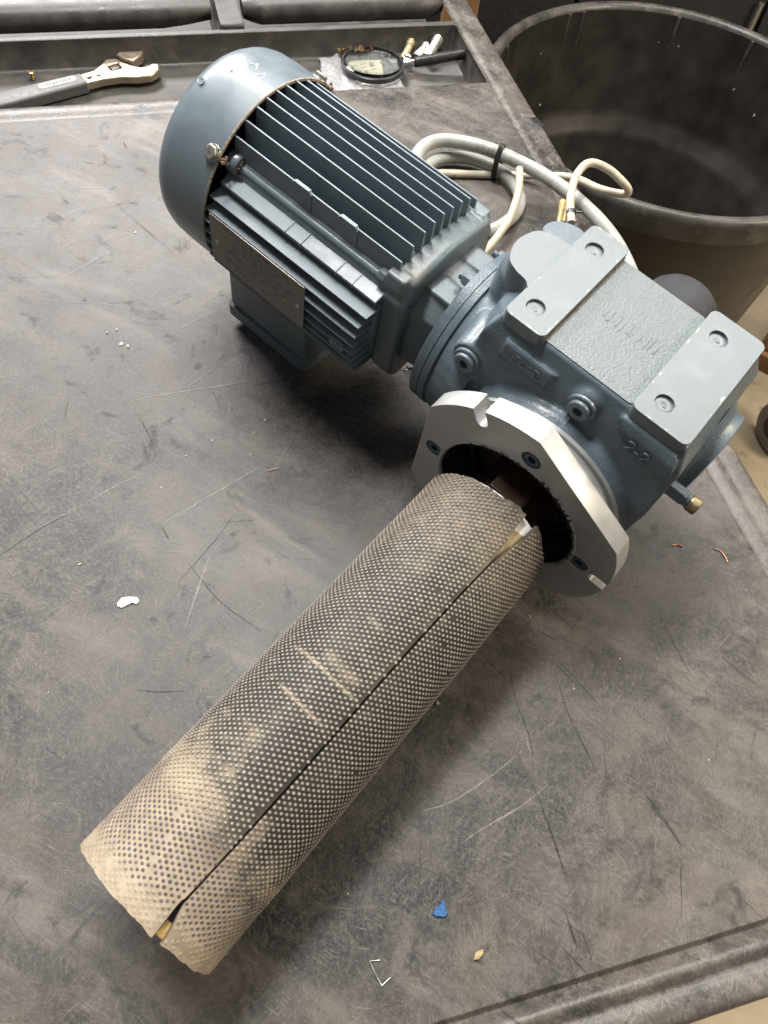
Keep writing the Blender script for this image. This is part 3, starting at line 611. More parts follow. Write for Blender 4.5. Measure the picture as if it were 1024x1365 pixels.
# inside the bore: seal rings and hollow shaft
bm = B(); lathe(bm, (0, 0, 0), (0, 1, 0), [(42, 71), (42, 64), (34, 63), (34, 57), (42, 56), (42, 50), (40, 49), (40, 30)], 64, caps=False); obj('seal_ring', bm, mat('blue_grey_oily_seal', (.022, .028, .032), .3, var=.3), gm)
bm = B(); lathe(bm, (0, 0, 0), (0, 1, 0), [(2.6, 71.9), (3.2, 71.2), (19, 71.2), (20, 70.6), (46, 70.6)], 80, caps=False); obj('bore_wall', bm, m_dark, gm, sm=40)
bm = B(); lathe(bm, (0, 0, 0), (0, 1, 0), [(41, 49), (39, 40), (39, 32), (0, 32), (-18, 31.4), (-18, 5)], 48, caps=False); obj('output_shaft', bm, m_brown, gm)
bm = B(); box(bm, (-18, -14, 24), (16, 39, 40)); obj('shaft_key', bm, m_brown, gm, bevel=1.5)

# ------------------------------------------------------------------ pimpled rubber drum sleeve in front of the flange
sl = empty('drum_sleeve', GMW)
tag(sl, 'slit rubber roller sleeve covered in small raised pimples, pale dust at its near end', 'roller sleeve')
RS, YN, YF = 62.2, -420.5, -28.0
def sstep(a, b, x): t = min(1, max(0, (x - a) / (b - a))); return t * t * (3 - 2 * t)
def fb(p, o=4): return noise.fractal(Vector(p), .9, 2.0, o)
def slit(y):                               # angle of the slit in degrees
    if y < -395: return 71.6 - 3.2 * sstep(-395, -420, y)
    return 72 + (63.5 - 72) * (y + 395) / 352 + 1.2 * math.sin((y + 250) * .016)
def gap(y):                                # half opening in degrees
    return .95 + 2.6  * sstep(-388, -421, y) + 5.2 * sstep(-88, -26, y) ** 1.3
def lift(a, y):                            # the cut edges curl outwards a little at both ends
    d = abs(((a - slit(y) + 180) % 360) - 180)
    e = sstep(-110, -30, y) * 2.6 + sstep(-380, -420, y) * 1.2
    return e * max(0, 1 - d / 26) ** 2 + .25 * noise.noise(Vector((a * .05, y * .03, 3)))
SCUFF = [(-229.4, 76, 132, 1.15, 1.), (-258, 82, 118, 1.0, .9), (-220, 80, 108, 4.5, .45), (-178, 92, 104, 2.2, .5), (-292, 100, 125, 1.0, .35), (-150, 60, 72, 1.5, .3)]
def dust(a, y):
    """(tan dust amount 0..1, pimple paleness, dark pimple tops 0..1) for a spot on the sleeve"""
    t = y - YN; d = ((a - slit(y) + 180) % 360) - 180          # >0: left of the slit as seen
    nz = fb((math.cos(R3(a)) * 2.2, math.sin(R3(a)) * 2.2, y * .018)); n2 = fb((math.cos(R3(a)) * 7, math.sin(R3(a)) * 7, y * .11 + 5))
    edge = 90 + 26 * sstep(5, 45, d) - 22 * sstep(0, -30, d) + 34 * nz
    tan = 1 - sstep(edge - 52, edge + 16, t + 26 * n2 + 9 * random.uniform(-1, 1))
    dark_tops = sstep(10, 22, t + 7 * n2) * (1 - sstep(48, 72, t + 14 * nz - (8 if d > 0 else 0)))
    if 0 < d < 24: tan *= 1 - .7 * sstep(38, 75, t) * sstep(.0, .35, nz + .35) * (1 - sstep(10, 24, d))
    far = sstep(-140, -40, y + 40 * nz)
    tan = max(tan * (.92 + .12 * n2), far * (.62 + .3 * n2), .02 + .10 * max(0, nz) + .34 * max(0, n2 - .4))
    sc_ = 0.
    for y0, a0, a1, wd, st in SCUFF:                            # pale rings rubbed across the sleeve
        if a0 - 6 < a < a1 + 6 and abs(y - y0) < 9:
            sc_ = max(sc_, st * sstep(a0 - 6, a0 + 4, a) * (1 - sstep(a1 - 4, a1 + 6, a)) * math.exp(-((y - y0 + 1.2 * math.sin(a * .09) + .6 * n2) / wd) ** 2) * (.6 + .7 * max(0, .5 + nz)))
    tan = max(tan, min(1, sc_))
    return min(1, max(0, tan)), nz, n2, dark_tops, far
DK = Vector((.026, .023, .0195)); TAN = Vector((.355, .290, .208)); FAR = Vector((.150, .118, .084)); PALE_ = Vector((.275, .254, .218)); DTOP = Vector((.085, .075, .085))
def base_col(a, y):
    tan, nz, n2, dt, far = dust(a, y); c = DK.lerp(TAN.lerp(FAR, far), tan); return c * (1 + .16 * n2)
def top_col(a, y):
    tan, nz, n2, dt, far = dust(a, y); rnd = random.random()
    t = y - YN
    c = PALE_ * (.86 + .24 * rnd + .12 * n2)
    c = c.lerp(TAN * 1.0, tan * .75 * (1 - far))
    c = c.lerp(FAR * 1.15, far * .65)
    if t < 80: c = c.lerp(DTOP * (.8 + .5 * rnd), dt * (1 if rnd < .86 + .14 * dt else .35))
    if t < 15: c = c.lerp(TAN * .98, .95)
    return c
def spt(a, y, r): return Vector((r * math.cos(R3(a)), y, r * math.sin(R3(a))))
def attr_obj(name, verts, faces, cols, m, parent, smooth=True):
    me = bpy.data.meshes.new(name); me.from_pydata([tuple(v * K) for v in verts], [], faces)
    ca = me.color_attributes.new('wear', 'FLOAT_COLOR', 'POINT'); flat = []
    for c in cols: flat += [max(0, c[0]), max(0, c[1]), max(0, c[2]), 1]
    ca.data.foreach_set('color', flat)
    if smooth: me.polygons.foreach_set('use_smooth', [True] * len(me.polygons))
    me.materials.append(m); o = bpy.data.objects.new(name, me); COL.objects.link(o); o.parent = parent; return o
m_rub = mat('worn_rubber', (1, 1, 1), .58, var=.10, vscale=900, bump=.25, bscale=2600, attr='wear', spec=.4)
m_pim = mat('worn_rubber_pimples', (1, 1, 1), .55, var=.14, vscale=1500, attr='wear', spec=.35)
NA, NY = 200, 250; ve = []; fa = []; cl = []
for j in range(NY + 1):
    for i in range(NA + 1):
        y = YN + (YF - YN) * j / NY
        a = slit(y) + gap(y) + (360 - 2 * gap(y)) * i / NA
        if j == 0: y += 1.3 * noise.noise(Vector((a * .09, 0, 1))) + .8 * noise.noise(Vector((a * .4, 0, 4)))
        if j == NY:
            dd = abs(((a - slit(y) + 180) % 360) - 180)
            y += 1.5 * noise.noise(Vector((a * .08, 0, 7))) + 1.1 * noise.noise(Vector((a * .37, 0, 9))) + (7 if i > 3 else 4) * max(0, 1 - dd / 30)
        r = RS + lift(a, y)
        ve.append(spt(a, y, r)); cl.append(base_col(a, y))
nO = len(ve)
for j in range(NY + 1):
    for i in range(NA + 1):
        v = ve[j * (NA + 1) + i]; q = Vector((v.x, 0, v.z)).normalized(); ve.append(v - q * 3.6); cl.append(Vector((.40, .30, .19)) if j in (0,) else Vector((.03, .025, .02)))
ix = lambda j, i, s=0: s * nO + j * (NA + 1) + i
for j in range(NY):
    for i in range(NA):
        fa.append((ix(j, i), ix(j, i + 1), ix(j + 1, i + 1), ix(j + 1, i))); fa.append((ix(j, i, 1), ix(j + 1, i, 1), ix(j + 1, i + 1, 1), ix(j, i + 1, 1)))
for i in range(NA):
    fa.append((ix(0, i), ix(0, i, 1), ix(0, i + 1, 1), ix(0, i + 1))); fa.append((ix(NY, i), ix(NY, i + 1), ix(NY, i + 1, 1), ix(NY, i, 1)))
for j in range(NY):
    fa.append((ix(j, 0), ix(j + 1, 0), ix(j + 1, 0, 1), ix(j, 0, 1))); fa.append((ix(j, NA), ix(j, NA, 1), ix(j + 1, NA, 1), ix(j + 1, NA)))
sheet = attr_obj('rubber_sheet', ve, fa, cl, m_rub, sl)
sheet.data.set_sharp_from_angle(angle=R3(50))
ve = []; fa = []; cl = []; PA, PY = 3.15, 4.22; col_n = 0; a = 0.
for ci in range(int(360 / PA)):
    yj = YN + 2.6 + (PY / 2 if ci % 2 else 0)
    while yj < YF - 1.5:
        y = yj; yj += PY
        ang = slit(y) + (ci + .45) * PA * (360 / PA / (int(360 / PA))) + .10 * random.uniform(-1, 1)
        d = ((ang - slit(y) + 180) % 360) - 180
        if abs(d) < gap(y) + .5: continue
        t = y - YN
        if (t < 13 and random.random() < .25) or random.random() < .004: continue
        y += random.uniform(-.12, .12)
        r = RS + lift(ang, y) - .12; c = spt(ang, y, 0); n_ = Vector((math.cos(R3(ang)), 0, math.sin(R3(ang)))); e1 = Vector((-n_.z, 0, n_.x)); e2 = Vector((0, 1, 0))
        h = .95 * random.uniform(.8, 1.1) * (.3 if t < 14 else (.62 + .38 * sstep(14, 70, t))); rb = random.uniform(1.24, 1.44) * (1 + .08 * noise.noise(Vector((ang * .05, y * .05, 1)))); rt = rb * .84
        o0 = len(ve); bc = base_col(ang, y); tc_ = top_col(ang, y); cc = Vector((0, y, 0))
        for ring, hh, rr, cx in ((0, 0, rb, bc), (1, h * .72, rb * .93, bc.lerp(tc_, .45)), (2, h, rt * .8, tc_)):
            for s in range(7):
                b0 = 2 * math.pi * s / 7; ve.append(cc + n_ * (r + hh) + e1 * rr * math.cos(b0) + e2 * rr * math.sin(b0)); cl.append(cx)
        ve.append(cc + n_ * (r + h * 1.06)); cl.append(tc_)
        for q in range(2):
            for s in range(7): fa.append((o0 + q * 7 + s, o0 + q * 7 + (s + 1) % 7, o0 + q * 7 + 7 + (s + 1) % 7, o0 + q * 7 + 7 + s))
        for s in range(7): fa.append((o0 + 14 + s, o0 + 14 + (s + 1) % 7, o0 + 21))
pm = attr_obj('pimples', ve, fa, cl, m_pim, sl); pm['kind'] = 'stuff'
pm.data.flip_normals() if pm.data.polygons[-1].normal.dot(Vector((ve[-1].x, 0, ve[-1].z))) < 0 else None
# plastic core inside the sleeve
m_core = mat('white_plastic_core', (.78, .78, .74), .4, var=.06, vscale=60)
bm = B(); lathe(bm, (0, 0, 0), (0, 1, 0), [(YN + 10, 57.2), (-82, 57.2), (-82, 52), (YN + 10, 52), (YN + 10, 57.2)], 80, caps=False); obj('core_tube', bm, m_dark, sl, sm=40)
bm = B(); lathe(bm, (0, 0, 0), (0, 1, 0), [(-81.8, 57.4), (YF + 3, 57.4), (YF + 4, 56.2), (YF + 4, 52), (-81.8, 52), (-81.8, 57.4)], 80, caps=False); obj('white_collar', bm, m_core, sl, sm=40)
bm = B(); lathe(bm, (0, 0, 0), (0, 1, 0), [(-60, 52.2), (-58, 52.2), (-58, 30), (-60, 30)], 64, caps=False); obj('core_web', bm, m_dark, sl, sm=40)
bm = B(); a = 66
hull(bm, [spt(a + da, y, r) for da in (-4, 4.5) for y in (-419, -409) for r in (57.5, 59)]); obj('glue_remnant', bm, mat('ochre_glue', (.5, .33, .12), .5, var=.4, vscale=300), sl, bevel=.6)
bm = B(); hull(bm, [spt(62 + da, y, r) for da, y, r in ((-6, -36, 58.0), (7, -40, 58.0), (-2, -96, 57.6), (3, -96, 57.6), (-5, -37, 58.8), (6, -41, 58.8), (-1, -94, 58.2), (2, -94, 58.2))]); obj('glue_remnant', bm, mat('dusty_glue', (.36, .28, .14), .6, var=.3, vscale=300), sl, bevel=.4)

# ------------------------------------------------------------------ cables behind the motor (world units)
def wpts(l): return [Vector(p) for p in l]
m_cab = mat('grey_cable_jacket', (.33, .335, .31), .45, var=.1, vscale=60, bump=.05, spots=[((.12, .11, .095), 34, .56, .12, .7)])
m_wire = mat('cream_wire_jacket', (.46, .41, .31), .5, var=.12, vscale=120, spots=[((.16, .13, .09), 90, .64, .06, .7)])
def one(name, bm, m, label, cat, group=None, sm=40, bevel=0):
    return tag(obj(name, bm, m, None, sm, bevel), label, cat, group)
bm = B(); tube(bm, [(-55, 905, 22), (-40, 964, 25), (-32, 1031, 30), (-2, 1056, 35), (54, 1048, 40), (110, 1023, 42), (165, 987, 42), (219, 932, 40), (255, 875, 36), (279, 798, 30), (285, 730, 16)], 9.6, 18)
one('power_cable', bm, m_cab, 'thick grey power cable arching behind the motor and past the gearbox', 'cable')
bm = B(); tube(bm, [(-28, 985, 12), (-16, 1030, 12), (8, 1052, 12), (47, 1057, 13), (93, 1035, 14), (119, 992, 14), (119, 952, 12), (94, 912, 10), (59, 886, 10), (20, 870, 9.5)], 8.6, 18)
one('looped_cable', bm, m_cab, 'thinner grey cable curling in a loop under the thick one, behind the motor', 'cable')
bm = B(); tube(bm, [(-20, 1012, 6), (6, 1020, 7), (61, 1033, 6), (127, 1044, 9), (190, 1024, 30), (228, 984, 45), (258, 970, 52), (262, 964, 62), (250, 962, 74), (225, 968, 86), (198, 965, 92), (181, 936, 90), (174, 890, 86), (177, 848, 80)], 5.4, 12)
wr = empty('cream_wire', loc=None); tag(wr, 'cream insulated wire bent in a hook beside the tub, ending in yellow connectors', 'wire')
obj('jacket', bm, m_wire, wr)
m_yel = mat('yellowed_connector', (.42, .34, .15), .35, var=.2, vscale=300)
for dx, dz, L in ((-9, 0, 34), (-3, -2, 30)):
    bm = B(); q = Vector((174 + dx, 886, 84 + dz)); e = Vector((-.05, -.78, -.25)).normalized(); lathe(bm, q, e, [(0, 3.2), (1, 4.2), (L * .4, 4.2), (L * .45, 3.4), (L, 3.2)], 14); obj('connector', bm, m_yel, wr)
bm = B(); lathe(bm, (176, 868, 83), (0, -1, -.2), [(0, 6.2), (6, 6.2)], 16); cyl(bm, (181, 866, 84), (190, 862, 88), 1.6, 8); obj('wire_clip', bm, m_black, wr)
bm = B(); tube(bm, [(112, 998, 47), (114, 975, 43), (113, 945, 39), (106, 905, 33), (97, 880, 29), (84, 853, 24), (68, 832, 18), (45, 815, 10)], 5.4, 12)
w2 = empty('cut_wire'); tag(w2, 'short cream wire with a cut end standing up beside the cable loop', 'wire'); obj('jacket', bm, m_wire, w2)
bm = B(); q = Vector((112, 998, 47)); e = Vector((-.1, .95, .3)).normalized(); lathe(bm, q + e * .3, e, [(0, 3.6), (.6, 3.4), (2.2, 2.4), (2.6, .3)], 12); obj('copper_end', bm, mat('copper', (.45, .20, .10), .4, metal=.8), w2)
bm = B(); q0 = Vector((84, 1037, 0)); P = []
for i in range(25):
    a = 2 * math.pi * i / 24; P.append(q0 + Vector((.93, -.36, 0)) * 0 + Vector((.30, .95, 0)) * 13 * math.cos(a) + Vector((0, 0, 1)) * (28 + 28 * math.sin(a)))
rows = []
for p in P:
    rows.append([bm.verts.new(p + Vector((.93, -.36, 0)) * d) for d in (-4, 4)])
for A, C in zip(rows, rows[1:]): bm.faces.new((A[0], A[1], C[1], C[0]))
bmesh.ops.solidify(bm, geom=bm.faces[:], thickness=1.2)
one('cable_tie', bm, mat('dark_tie_nylon', (.055, .052, .047), .5), 'black cable tie strapping the grey cables together', 'cable tie')

# ------------------------------------------------------------------ things in the tool tray
CT, ST = math.cos(TY), math.sin(TY)
def tsw(t, s, z): return Vector((t * CT - s * ST, t * ST + s * CT, z))
def tsm(t, s, z, ang=0.): return Matrix.Translation(tsw(t, s, z) * K) @ Matrix.Rotation(TY + R3(ang), 4, 'Z')
FLR = -43
m_tan = mat('tan_coated_steel', (.36, .30, .225), .36, metal=.7, var=.12, vscale=120, bump=.08, spots=[((.12, .08, .05), 150, .66, .06, .7)])
m_grip = mat('grey_rubber_grip', (.10, .10, .10), .55, var=.15)
m_inlay = mat('light_grey_grip_inlay', (.20, .205, .21), .5, var=.1)
wn = empty('adjustable_wrench', tsm(-117, 1302, FLR, 20.5)); tag(wn, 'tan adjustable wrench with grey grip lying in the tool tray', 'wrench')
body = [(0, -14), (30, -14), (58, -20), (82, -32), (104, -36), (122, -28), (128, -12), (120, -6), (110, -10), (98, -8), (88, 2), (80, 16), (74, 34), (58, 38), (44, 26), (26, 15), (0, 13)]
bm = B(); plate(bm, body, [rrect(52, 70, 2, 20, 2, 3), circle(12, -1, 3.4, 14), circle(28, -1, 2.2, 12)], ((0, 0, 5), (1, 0, 0), (0, 1, 0), (0, 0, 1)), 13); obj('body', bm, m_tan, wn, bevel=2)
bm = B(); plate(bm, [(76, 36), (82, 20), (92, 8), (112, 18), (122, 30), (106, 40), (90, 48)], [], ((0, 0, 7), (1, 0, 0), (0, 1, 0), (0, 0, 1)), 15); obj('moving_jaw', bm, m_tan, wn, bevel=2)
bm = B(); lathe(bm, (54, 11, 12), (1, 0, 0), [(i * 1.4, 6.5 if i % 2 else 5.2) for i in range(11)], 18); obj('worm_screw', bm, m_zinc, wn)
bm = B(); hull(bm, [(x, y, z) for x, h in ((-170, 15), (-120, 18), (-20, 16), (4, 15)) for y in (-h, h) for z in (2, 19)] + [(x, y, 21) for x in (-160, -2) for y in (-8, 8)]); gp = obj('grip', bm, m_grip, wn, bevel=4, seg=3)
bm = B(); plate(bm, rrect(-70, -8, -7, 9, 6), [], ((0, 0, 20.6), (1, 0, 0), (0, 1, 0), (0, 0, 1)), 1.0); obj('inlay', bm, m_inlay, gp, bevel=.4)
bm = B()
for i in range(9): hull(bm, [(-62 + i * 5.2 + a, -1 + b, 21.7 + c) for a in (0, random.uniform(1.5, 3.2)) for b in (0, random.uniform(4, 6)) for c in (0, .2)])
obj('worn_lettering', bm, m_grip, gp, sm=0)
m_brass = mat('brass_screw_metal', (.42, .27, .10), .35, metal=.9, var=.25, vscale=400)
bs = empty('brass_screw', tsm(-196, 1340, FLR) @ Matrix.Scale(.62, 4)); tag(bs, 'small brass screw standing on its head at the left of the tray', 'screw')
bm = B(); lathe(bm, (0, 0, 15), (0.1, .1, 1), [(0, 2.6), (1.5, 9), (4, 9.4), (6, 7)], 18); obj('head', bm, m_brass, bs)
bm = B(); lathe(bm, (0, 0, .2), (.06, .08, 1), [(i * 1.5, 3.8 if i % 2 else 3.0) for i in range(11)], 14); obj('thread', bm, m_brass, bs)

mg = empty('magnifying_glass', tsm(371, 1310, FLR + 14, -2)); tag(mg, 'magnifying glass with black rim and long black handle in the tool tray', 'magnifying glass')
bm = B(); lathe(bm, (0, 0, 0), (0, 0, 1), [(-4, 51), (-4, 55), (4, 56), (5, 54.6), (5, 51.6), (4, 51), (-4, 51)], 64, caps=False); obj('rim', bm, m_black, mg)
m_glass = bpy.data.materials.new('lens_glass'); m_glass.use_nodes = True; p_ = m_glass.node_tree.nodes['Principled BSDF']
p_.inputs['Transmission Weight'].default_value = 1; p_.inputs['Roughness'].default_value = .02; p_.inputs['IOR'].default_value = 1.3; p_.inputs['Base Color'].default_value = (.97, .99, .98, 1)
bm = B(); prof = [(-5 * math.cos(R3(a)) - .2, 50.9 * math.sin(R3(a))) for a in range(0, 91, 10)] + [(5 * math.cos(R3(a)) + .2, 50.9 * math.sin(R3(a))) for a in range(90, -1, -10)]
lathe(bm, (0, 0, 0), (0, 0, 1), prof, 64); obj('lens', bm, m_glass, mg, sm=60)
m_chr = mat('polished_ferrule', (.7, .7, .68), .18, metal=1., var=.05)
bm = B(); lathe(bm, (56, 0, 1), (1, .0, .05), [(0, 5), (4, 6), (5, 4.2), (12, 4.2), (13, 6.2), (18, 6.2), (19, 5)], 20); fe = obj('ferrule', bm, m_chr, mg)
bm = B(); P = [(66 + 6 * math.cos(R3(a)), 14 + 7 * math.sin(R3(a)), 3) for a in range(0, 361, 30)]; tube(bm, P, 2.2, 8); obj('ring', bm, m_chr, fe)
bm = B(); lathe(bm, (75, 0, 2), (1, 0, .14), [(0, 7), (2, 8.6), (88, 8.8), (92, 7.5), (93, 4)], 24); obj('handle', bm, m_black, mg)
for (t, s, a, L, r, m, nm, lb) in ((433, 1330, 58, 46, 7.5, mat('tan_fitting_metal', (.42, .31, .19), .45, metal=.5, var=.3), 'brass_pin', 'tan brass pin leaning beside the magnifier ferrule in the tray'),
                          (458, 1336, 42, 34, 8, m_zinc, 'glass_fuse', 'short silver fuse lying between the two other fittings in the tray'),
                          (476, 1328, 50, 50, 10, mat('bright_fuse_cap', (.66, .64, .58), .25, metal=.8, var=.2), 'fuse', 'longest bright silver fuse lying behind the magnifier handle in the tray')):
    o = empty(nm, tsm(t, s, FLR, a)); tag(o, lb, 'fuse' if 'fuse' in nm else 'pin')
    bm = B(); lathe(bm, (0, 0, r + .5), (1, 0, .3), [(0, r * .8), (1.2, r), (L * .28, r), (L * .29, r * .86), (L * .72, r * .86), (L * .73, r), (L - 1.2, r), (L, r * .7)], 20); obj('barrel', bm, m, o)
    bm = B(); lathe(bm, (L * .958, 0, r + .5 + .287 * L), (1, 0, .3), [(0, r * .5), (4, r * .5), (5, r * .3)], 12); obj('tip', bm, m, o)
def crumple(name, pts_t, z, amp, seed, m, label, cat, n=26):
    (t0, t1, s0, s1) = pts_t; bm = B(); g = []
    for j in range(n + 1):
        row = []
        for i in range(n + 1):
            u, v = i / n, j / n; nn = noise.noise(Vector((u * 3.1 + seed, v * 2.7, seed))); n3 = noise.noise(Vector((u * 8 + seed, v * 8, 2)))
            row.append(bm.verts.new(tsw(t0 + (t1 - t0) * u + 9 * nn, s0 + (s1 - s0) * v + 9 * n3, z + amp * abs(nn) * 1.6 + amp * .5 * abs(n3))))
        g.append(row)
    for j in range(n):
        for i in range(n): bm.faces.new((g[j][i], g[j][i + 1], g[j + 1][i + 1], g[j + 1][i]))
    bmesh.ops.solidify(bm, geom=bm.faces[:], thickness=.5)
    return one(name, bm, m, label, cat, sm=25)
m_bag = mat('cloudy_plastic_film', (.62, .62, .63), .25, var=.1, alpha=.55)
crumple('plastic_bag', (282, 415, 1240, 1362), FLR + 1.5, 9, 3.3, m_bag, 'crumpled clear plastic bag under the magnifying glass', 'plastic bag')
m_pap = mat('yellowed_ruled_paper', (.58, .55, .42), .7, var=.15, vscale=30)
bm = B(); plate(bm, [(0, 0), (52, -4), (60, 58), (6, 64)], [], (tsw(330, 1268, FLR + 2) , Vector((CT, ST, .05)), Vector((-ST, CT, .04)), (0, 0, 1)), .6)
lab = one('paper_label', bm, m_pap, 'small pale printed label seen through the magnifying lens', 'label', sm=0)
bm = B()
for i in range(6):
    for j in range(3):
        o_ = tsw(330, 1268, FLR + 2) + Vector((CT, ST, .05)) * (6 + j * 15) + Vector((-ST, CT, .04)) * (8 + i * 8.5) + Vector((0, 0, .8))
        bm.faces.new([bm.verts.new(o_ + Vector((CT, ST, .05)) * a + Vector((-ST, CT, .04)) * b) for a, b in ((0, 0), (11, 0), (11, 2.4), (0, 2.4))])
lo_ = obj('faint_print', bm, mat('faded_print', (.33, .33, .24), .7), lab, sm=0)
crumple('paper_scrap', (322, 384, 1352, 1364), FLR + 6, 20, 8.1, mat('brown_paper', (.32, .22, .12), .8, var=.3, vscale=120), 'twisted scrap of brown paper behind the magnifying glass', 'paper scrap', 14)

# ------------------------------------------------------------------ bits lying on the worktop
def flake(name, outline, x, y, th, m, label, cat, group=None, curl=0.):
    bm = B(); plate(bm, outline, [], ((x, y, .6), (1, 0, curl), (0, 1, 0), (0, 0, 1)), th); return one(name, bm, m, label, cat, group, sm=0)
m_wht = mat('white_paint', (.78, .77, .73), .5, var=.05)
flake('paint_flake', [(-9, -1), (-7, 5), (-1, 7), (7, 8), (10, 5), (9, 1), (4, 2), (1, -1), (-4, -5), (-8, -4)], -229, 275, .9, m_wht, 'white bean-shaped paint flake on the worktop left of the sleeve', 'paint flake')
flake('plastic_chip', [(-6, -4), (-2, -5.5), (4, -4.5), (6, -1), (3, 1), (3.4, 5), (1, 7), (-1, 3), (-4, 1)], 96, 59, 1.6, mat('blue_plastic', (.012, .10, .27), .5, var=.5, vscale=700, bump=.6, bscale=900), 'torn blue plastic chip near the front rim', 'plastic chip', curl=.15)
flake('resin_crumb', [(-4, -4), (0, -3), (3, 1), (3, 4), (0, 3), (-3, 1)], 129, 32, 2.0, mat('yellow_resin', (.36, .30, .15), .5, var=.3, vscale=500), 'small yellow crumb in front of the blue chip', 'crumb')
bm = B(); tube(bm, [(52, 17.5, 1.0), (44.5, 16, 1.0), (50, 8, 1.0), (56, 1.5, 1.0), (62, 7.5, 1.6)], .48, 8, smooth=False); one('staple', bm, m_zinc, 'bent silver wire staple near the front rim, left of the blue chip', 'staple')
m_cop = mat('copper_swarf', (.55, .30, .18), .4, metal=.6, var=.2)
for l, r, lb in (([(312, 440, .9), (318, 442, 1), (323, 441, .9)], .9, 'short copper sliver right of the flange'), ([(357, 444, .8), (364, 443, 1), (369, 436, 1.2), (371, 430, .8)], .6, 'curved hair-thin copper strand near the right rim'),
                 ([(-132, 452, .8), (-121, 458, .9)], .55, 'straight copper strand on the open worktop in front of the motor')):
    bm = B(); tube(bm, l, r, 8); one('copper_strand', bm, m_cop, lb, 'copper strand')
m_crumb = mat('pale_crumb', (.46, .43, .36), .6, var=.2, vscale=600)
CR = [(-353, 619, 3), (-340, 598, 3.4), (-331, 596, 3), (-362, 612, 2.2), (-385, 794, 3), (-287, 308, 2.2), (-200, 480, 1.8), (-155, 470, 1.6), (-158, 500, 1.5), (-222, 455, 1.8), (-290, 440, 1.5), (78, 228, 3.0), (160, 330, 1.4), (250, 300, 1.5), (205, 262, 1.3), (-236, 410, 1.7), (-150, 520, 2.0), (330, 215, 1.3), (20, 60, 1.2), (-270, 180, 1.3)]
for i, (x, y, r) in enumerate(CR):
    r *= .75
    bm = B(); hull(bm, [(x + r * random.uniform(-1, 1), y + r * random.uniform(-1, 1), .4 + r * .7 * random.uniform(0, 1)) for _ in range(9)]); one('crumb', bm, m_crumb, 'tiny pale crumb scattered on the worn worktop', 'crumb', 'crumbs on the worktop', sm=0)
bm = B(); q = tsw(589, 1062, 0); hull(bm, [q + Vector((x, y, z)) for x, y, z in ((-20, 8, .8), (-6, -14, .8), (6, -8, .9), (-8, 14, .9), (-16, 8, 1.8), (-6, -10, 1.8), (2, -6, 1.9))]); one('tape_scrap', bm, m_black, 'shiny black scrap of tape at the right edge beside the tub', 'tape')

# ------------------------------------------------------------------ tub beside the cart, dim things behind
m_tub = mat('black_tub_plastic', (.026, .022, .019), .42, var=.35, vscale=22, bump=.15, bscale=90, spots=[((.055, .049, .042), 14, .55, .25, .5), ((.12, .105, .085), 70, .70, .05, .5)])
m_tubrim = mat('scuffed_tub_rim', (.055, .050, .045), .38, var=.4, vscale=40, bump=.2, bscale=160, spots=[((.17, .155, .13), 30, .56, .15, .6)])
tub = empty('plastic_tub', Matrix.Translation(tsw(991, 1280, -1180) * K)); tag(tub, 'large round black plastic tub standing beside the cart', 'tub')
Z = lambda z: z + 1180
bm = B(); lathe(bm, (0, 0, 0), (0, 0, 1), [(Z(-1178), 1), (Z(-1178), 268), (Z(-1172), 276), (Z(-130), 366), (Z(-112), 368), (Z(-112), 361), (Z(-325), 347), (Z(-345), 341), (Z(-368), 323), (Z(-384), 316), (Z(-1150), 262), (Z(-1165), 250), (Z(-1168), 1)], 96, caps=False); obj('wall', bm, m_tub, tub, sm=50)
bm = B(); lathe(bm, (0, 0, 0), (0, 0, 1), [(Z(-114), 362), (Z(-106), 364), (Z(-102), 370), (Z(-102), 378), (Z(-106), 384), (Z(-116), 386), (Z(-150), 385), (Z(-152), 380), (Z(-118), 378), (Z(-114), 362)], 96, caps=False); obj('rim', bm, m_tubrim, tub, sm=50)
for a in (35, 62, 98, 104, 140, 160):
    bm = B(); a2 = R3(a) + TY; e = Vector((math.cos(a2), math.sin(a2), 0)); t2 = Vector((-e.y, e.x, 0)); r0 = 362
    hull(bm, [e * (r0 - d0) + t2 * w0 + Vector((0, 0, zz)) for d0, zz, h in ((-1, Z(-112), 4), (4, Z(-112), 4), (3, Z(-190), 1.5), (6, Z(-190), 1.5)) for w0 in (-h, h)]); obj('drip_ridge', bm, m_tubrim, tub, bevel=1)
for i in range(9):
    a2 = R3(random.uniform(15, 165)) + TY; zz = random.uniform(-320, -150); r0 = 361 - (-112 - zz) * 15 / 223 + .2; e = Vector((math.cos(a2), math.sin(a2), 0)); t2 = Vector((-e.y, e.x, 0)); sz = random.uniform(1.2, 3.6)
    bm = B(); hull(bm, [e * (r0 - d0) + t2 * random.uniform(-sz, sz) + Vector((0, 0, Z(zz) + random.uniform(-sz, sz) * 1.5)) for d0 in (0, 1) for _ in range(5)]); obj('dried_splash', bm, m_crumb, tub, sm=0)
m_wood = mat('brown_board', (.20, .105, .045), .7, var=.3, vscale=20, bump=.2, bscale=120)
bm = B(); hull(bm, [tsw(t, s, z) for t, s, z in ((600, 1560, -1178), (668, 1560, -1178), (600, 1580, -1178), (668, 1580, -1178), (612, 1640, -10), (690, 1640, -10), (612, 1660, -10), (690, 1660, -10))]); one('leaning_board', bm, m_wood, 'brown board leaning in the gap between the cart and the tub', 'board', bevel=2)
m_cab2 = mat('dark_backdrop_paint', (.016, .016, .018), .6, var=.3)
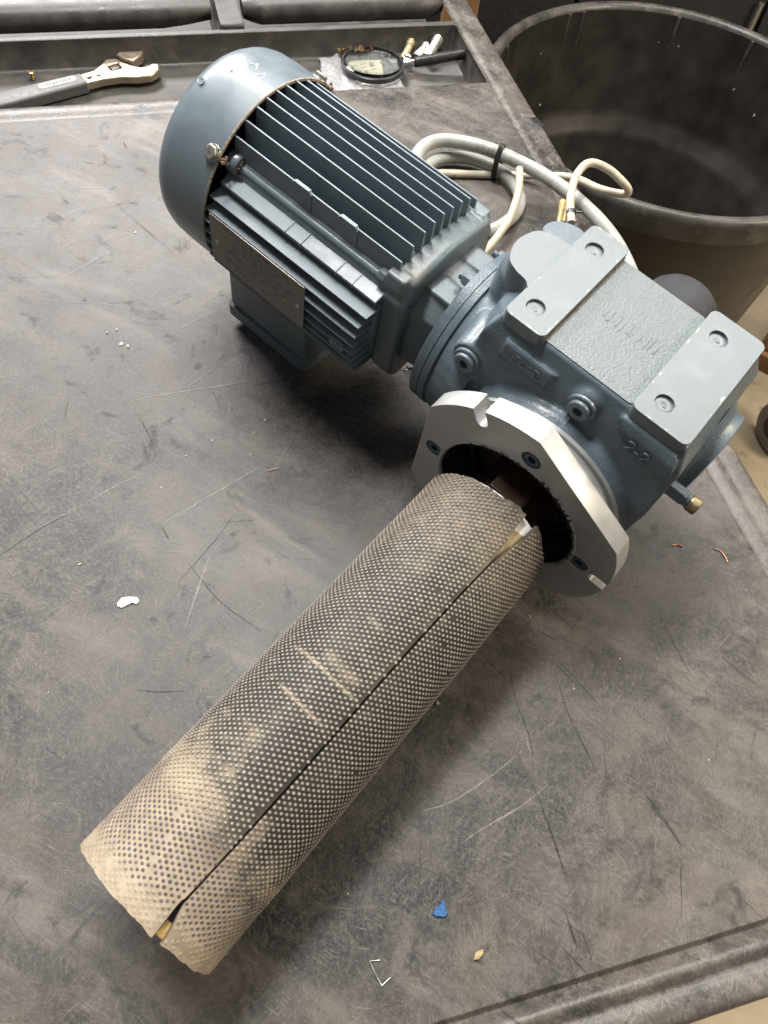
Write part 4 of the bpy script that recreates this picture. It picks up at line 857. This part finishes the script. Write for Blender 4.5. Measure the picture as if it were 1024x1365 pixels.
cb = empty('dark_backdrop', tsm(1000, 1900, -1180)); tag(cb, 'added black cabinet behind the tub', 'backdrop')  # cabinet-shaped stand-in, added so the area behind the tub renders black
bm = B(); box(bm, (-520, 0, 2), (1200, 500, 1700)); obj('carcass', bm, m_cab2, cb, bevel=6)
for x in (-510, 60, 630):
    bm = B(); box(bm, (x, -14, 60), (x + 560, -1, 1660)); d = obj('door', bm, m_cab2, cb, bevel=5)
    bm = B(); cyl(bm, (x + 530, -30, 800), (x + 530, -30, 960), 7, 12); obj('door_handle', bm, m_zinc, d)
m_cas = mat('grey_caster_rubber', (.22, .21, .20), .6, var=.15, vscale=60)
cs = empty('caster_wheel', Matrix.Translation(Vector((1190, 1650, -1178)) * K)); tag(cs, 'grey caster wheel on the floor beyond the right edge of the cart', 'caster')
bm = B(); lathe(bm, (-18, 0, 82), (1, .35, 0), [(0, 40), (2, 76), (8, 82), (34, 82), (40, 76), (42, 40)], 40); obj('tyre', bm, m_cas, cs)
bm = B(); lathe(bm, (-22, 0, 82), (1, .35, 0), [(0, 12), (3, 38), (46, 38), (50, 12)], 28); obj('hub', bm, m_cartdark, cs)
bm = B(); hull(bm, [(-40, -20, 170), (60, -20, 170), (60, 80, 170), (-40, 80, 170), (-30, 0, 210), (40, 0, 210), (40, 60, 210), (-30, 60, 210)]); obj('bracket', bm, m_cartdark, cs, bevel=4)
bm = B(); cyl(bm, (5, 20, 205), (5, 20, 560), 20, 16); obj('stem', bm, m_cartdark, cs)
for i, (x, y, z, lb) in enumerate(((1290, 2120, -1178, 'lowest brown timber offcut on the floor behind the tub'), (1300, 2140, -1112, 'middle brown timber offcut stacked behind the tub'), (1320, 2170, -1046, 'topmost brown timber offcut stacked behind the tub'))):
    bm = B(); a = R3(60 + 4 * i); e = Vector((math.cos(a), math.sin(a), 0)); n2 = Vector((-e.y, e.x, 0)); q = Vector((x, y, z))
    hull(bm, [q + e * u + n2 * v + Vector((0, 0, h)) for u in (-150, 240) for v in (-45, 45) for h in (0, 62)]); one('timber_offcut', bm, m_wood, lb, 'timber', 'timber offcuts', bevel=3)
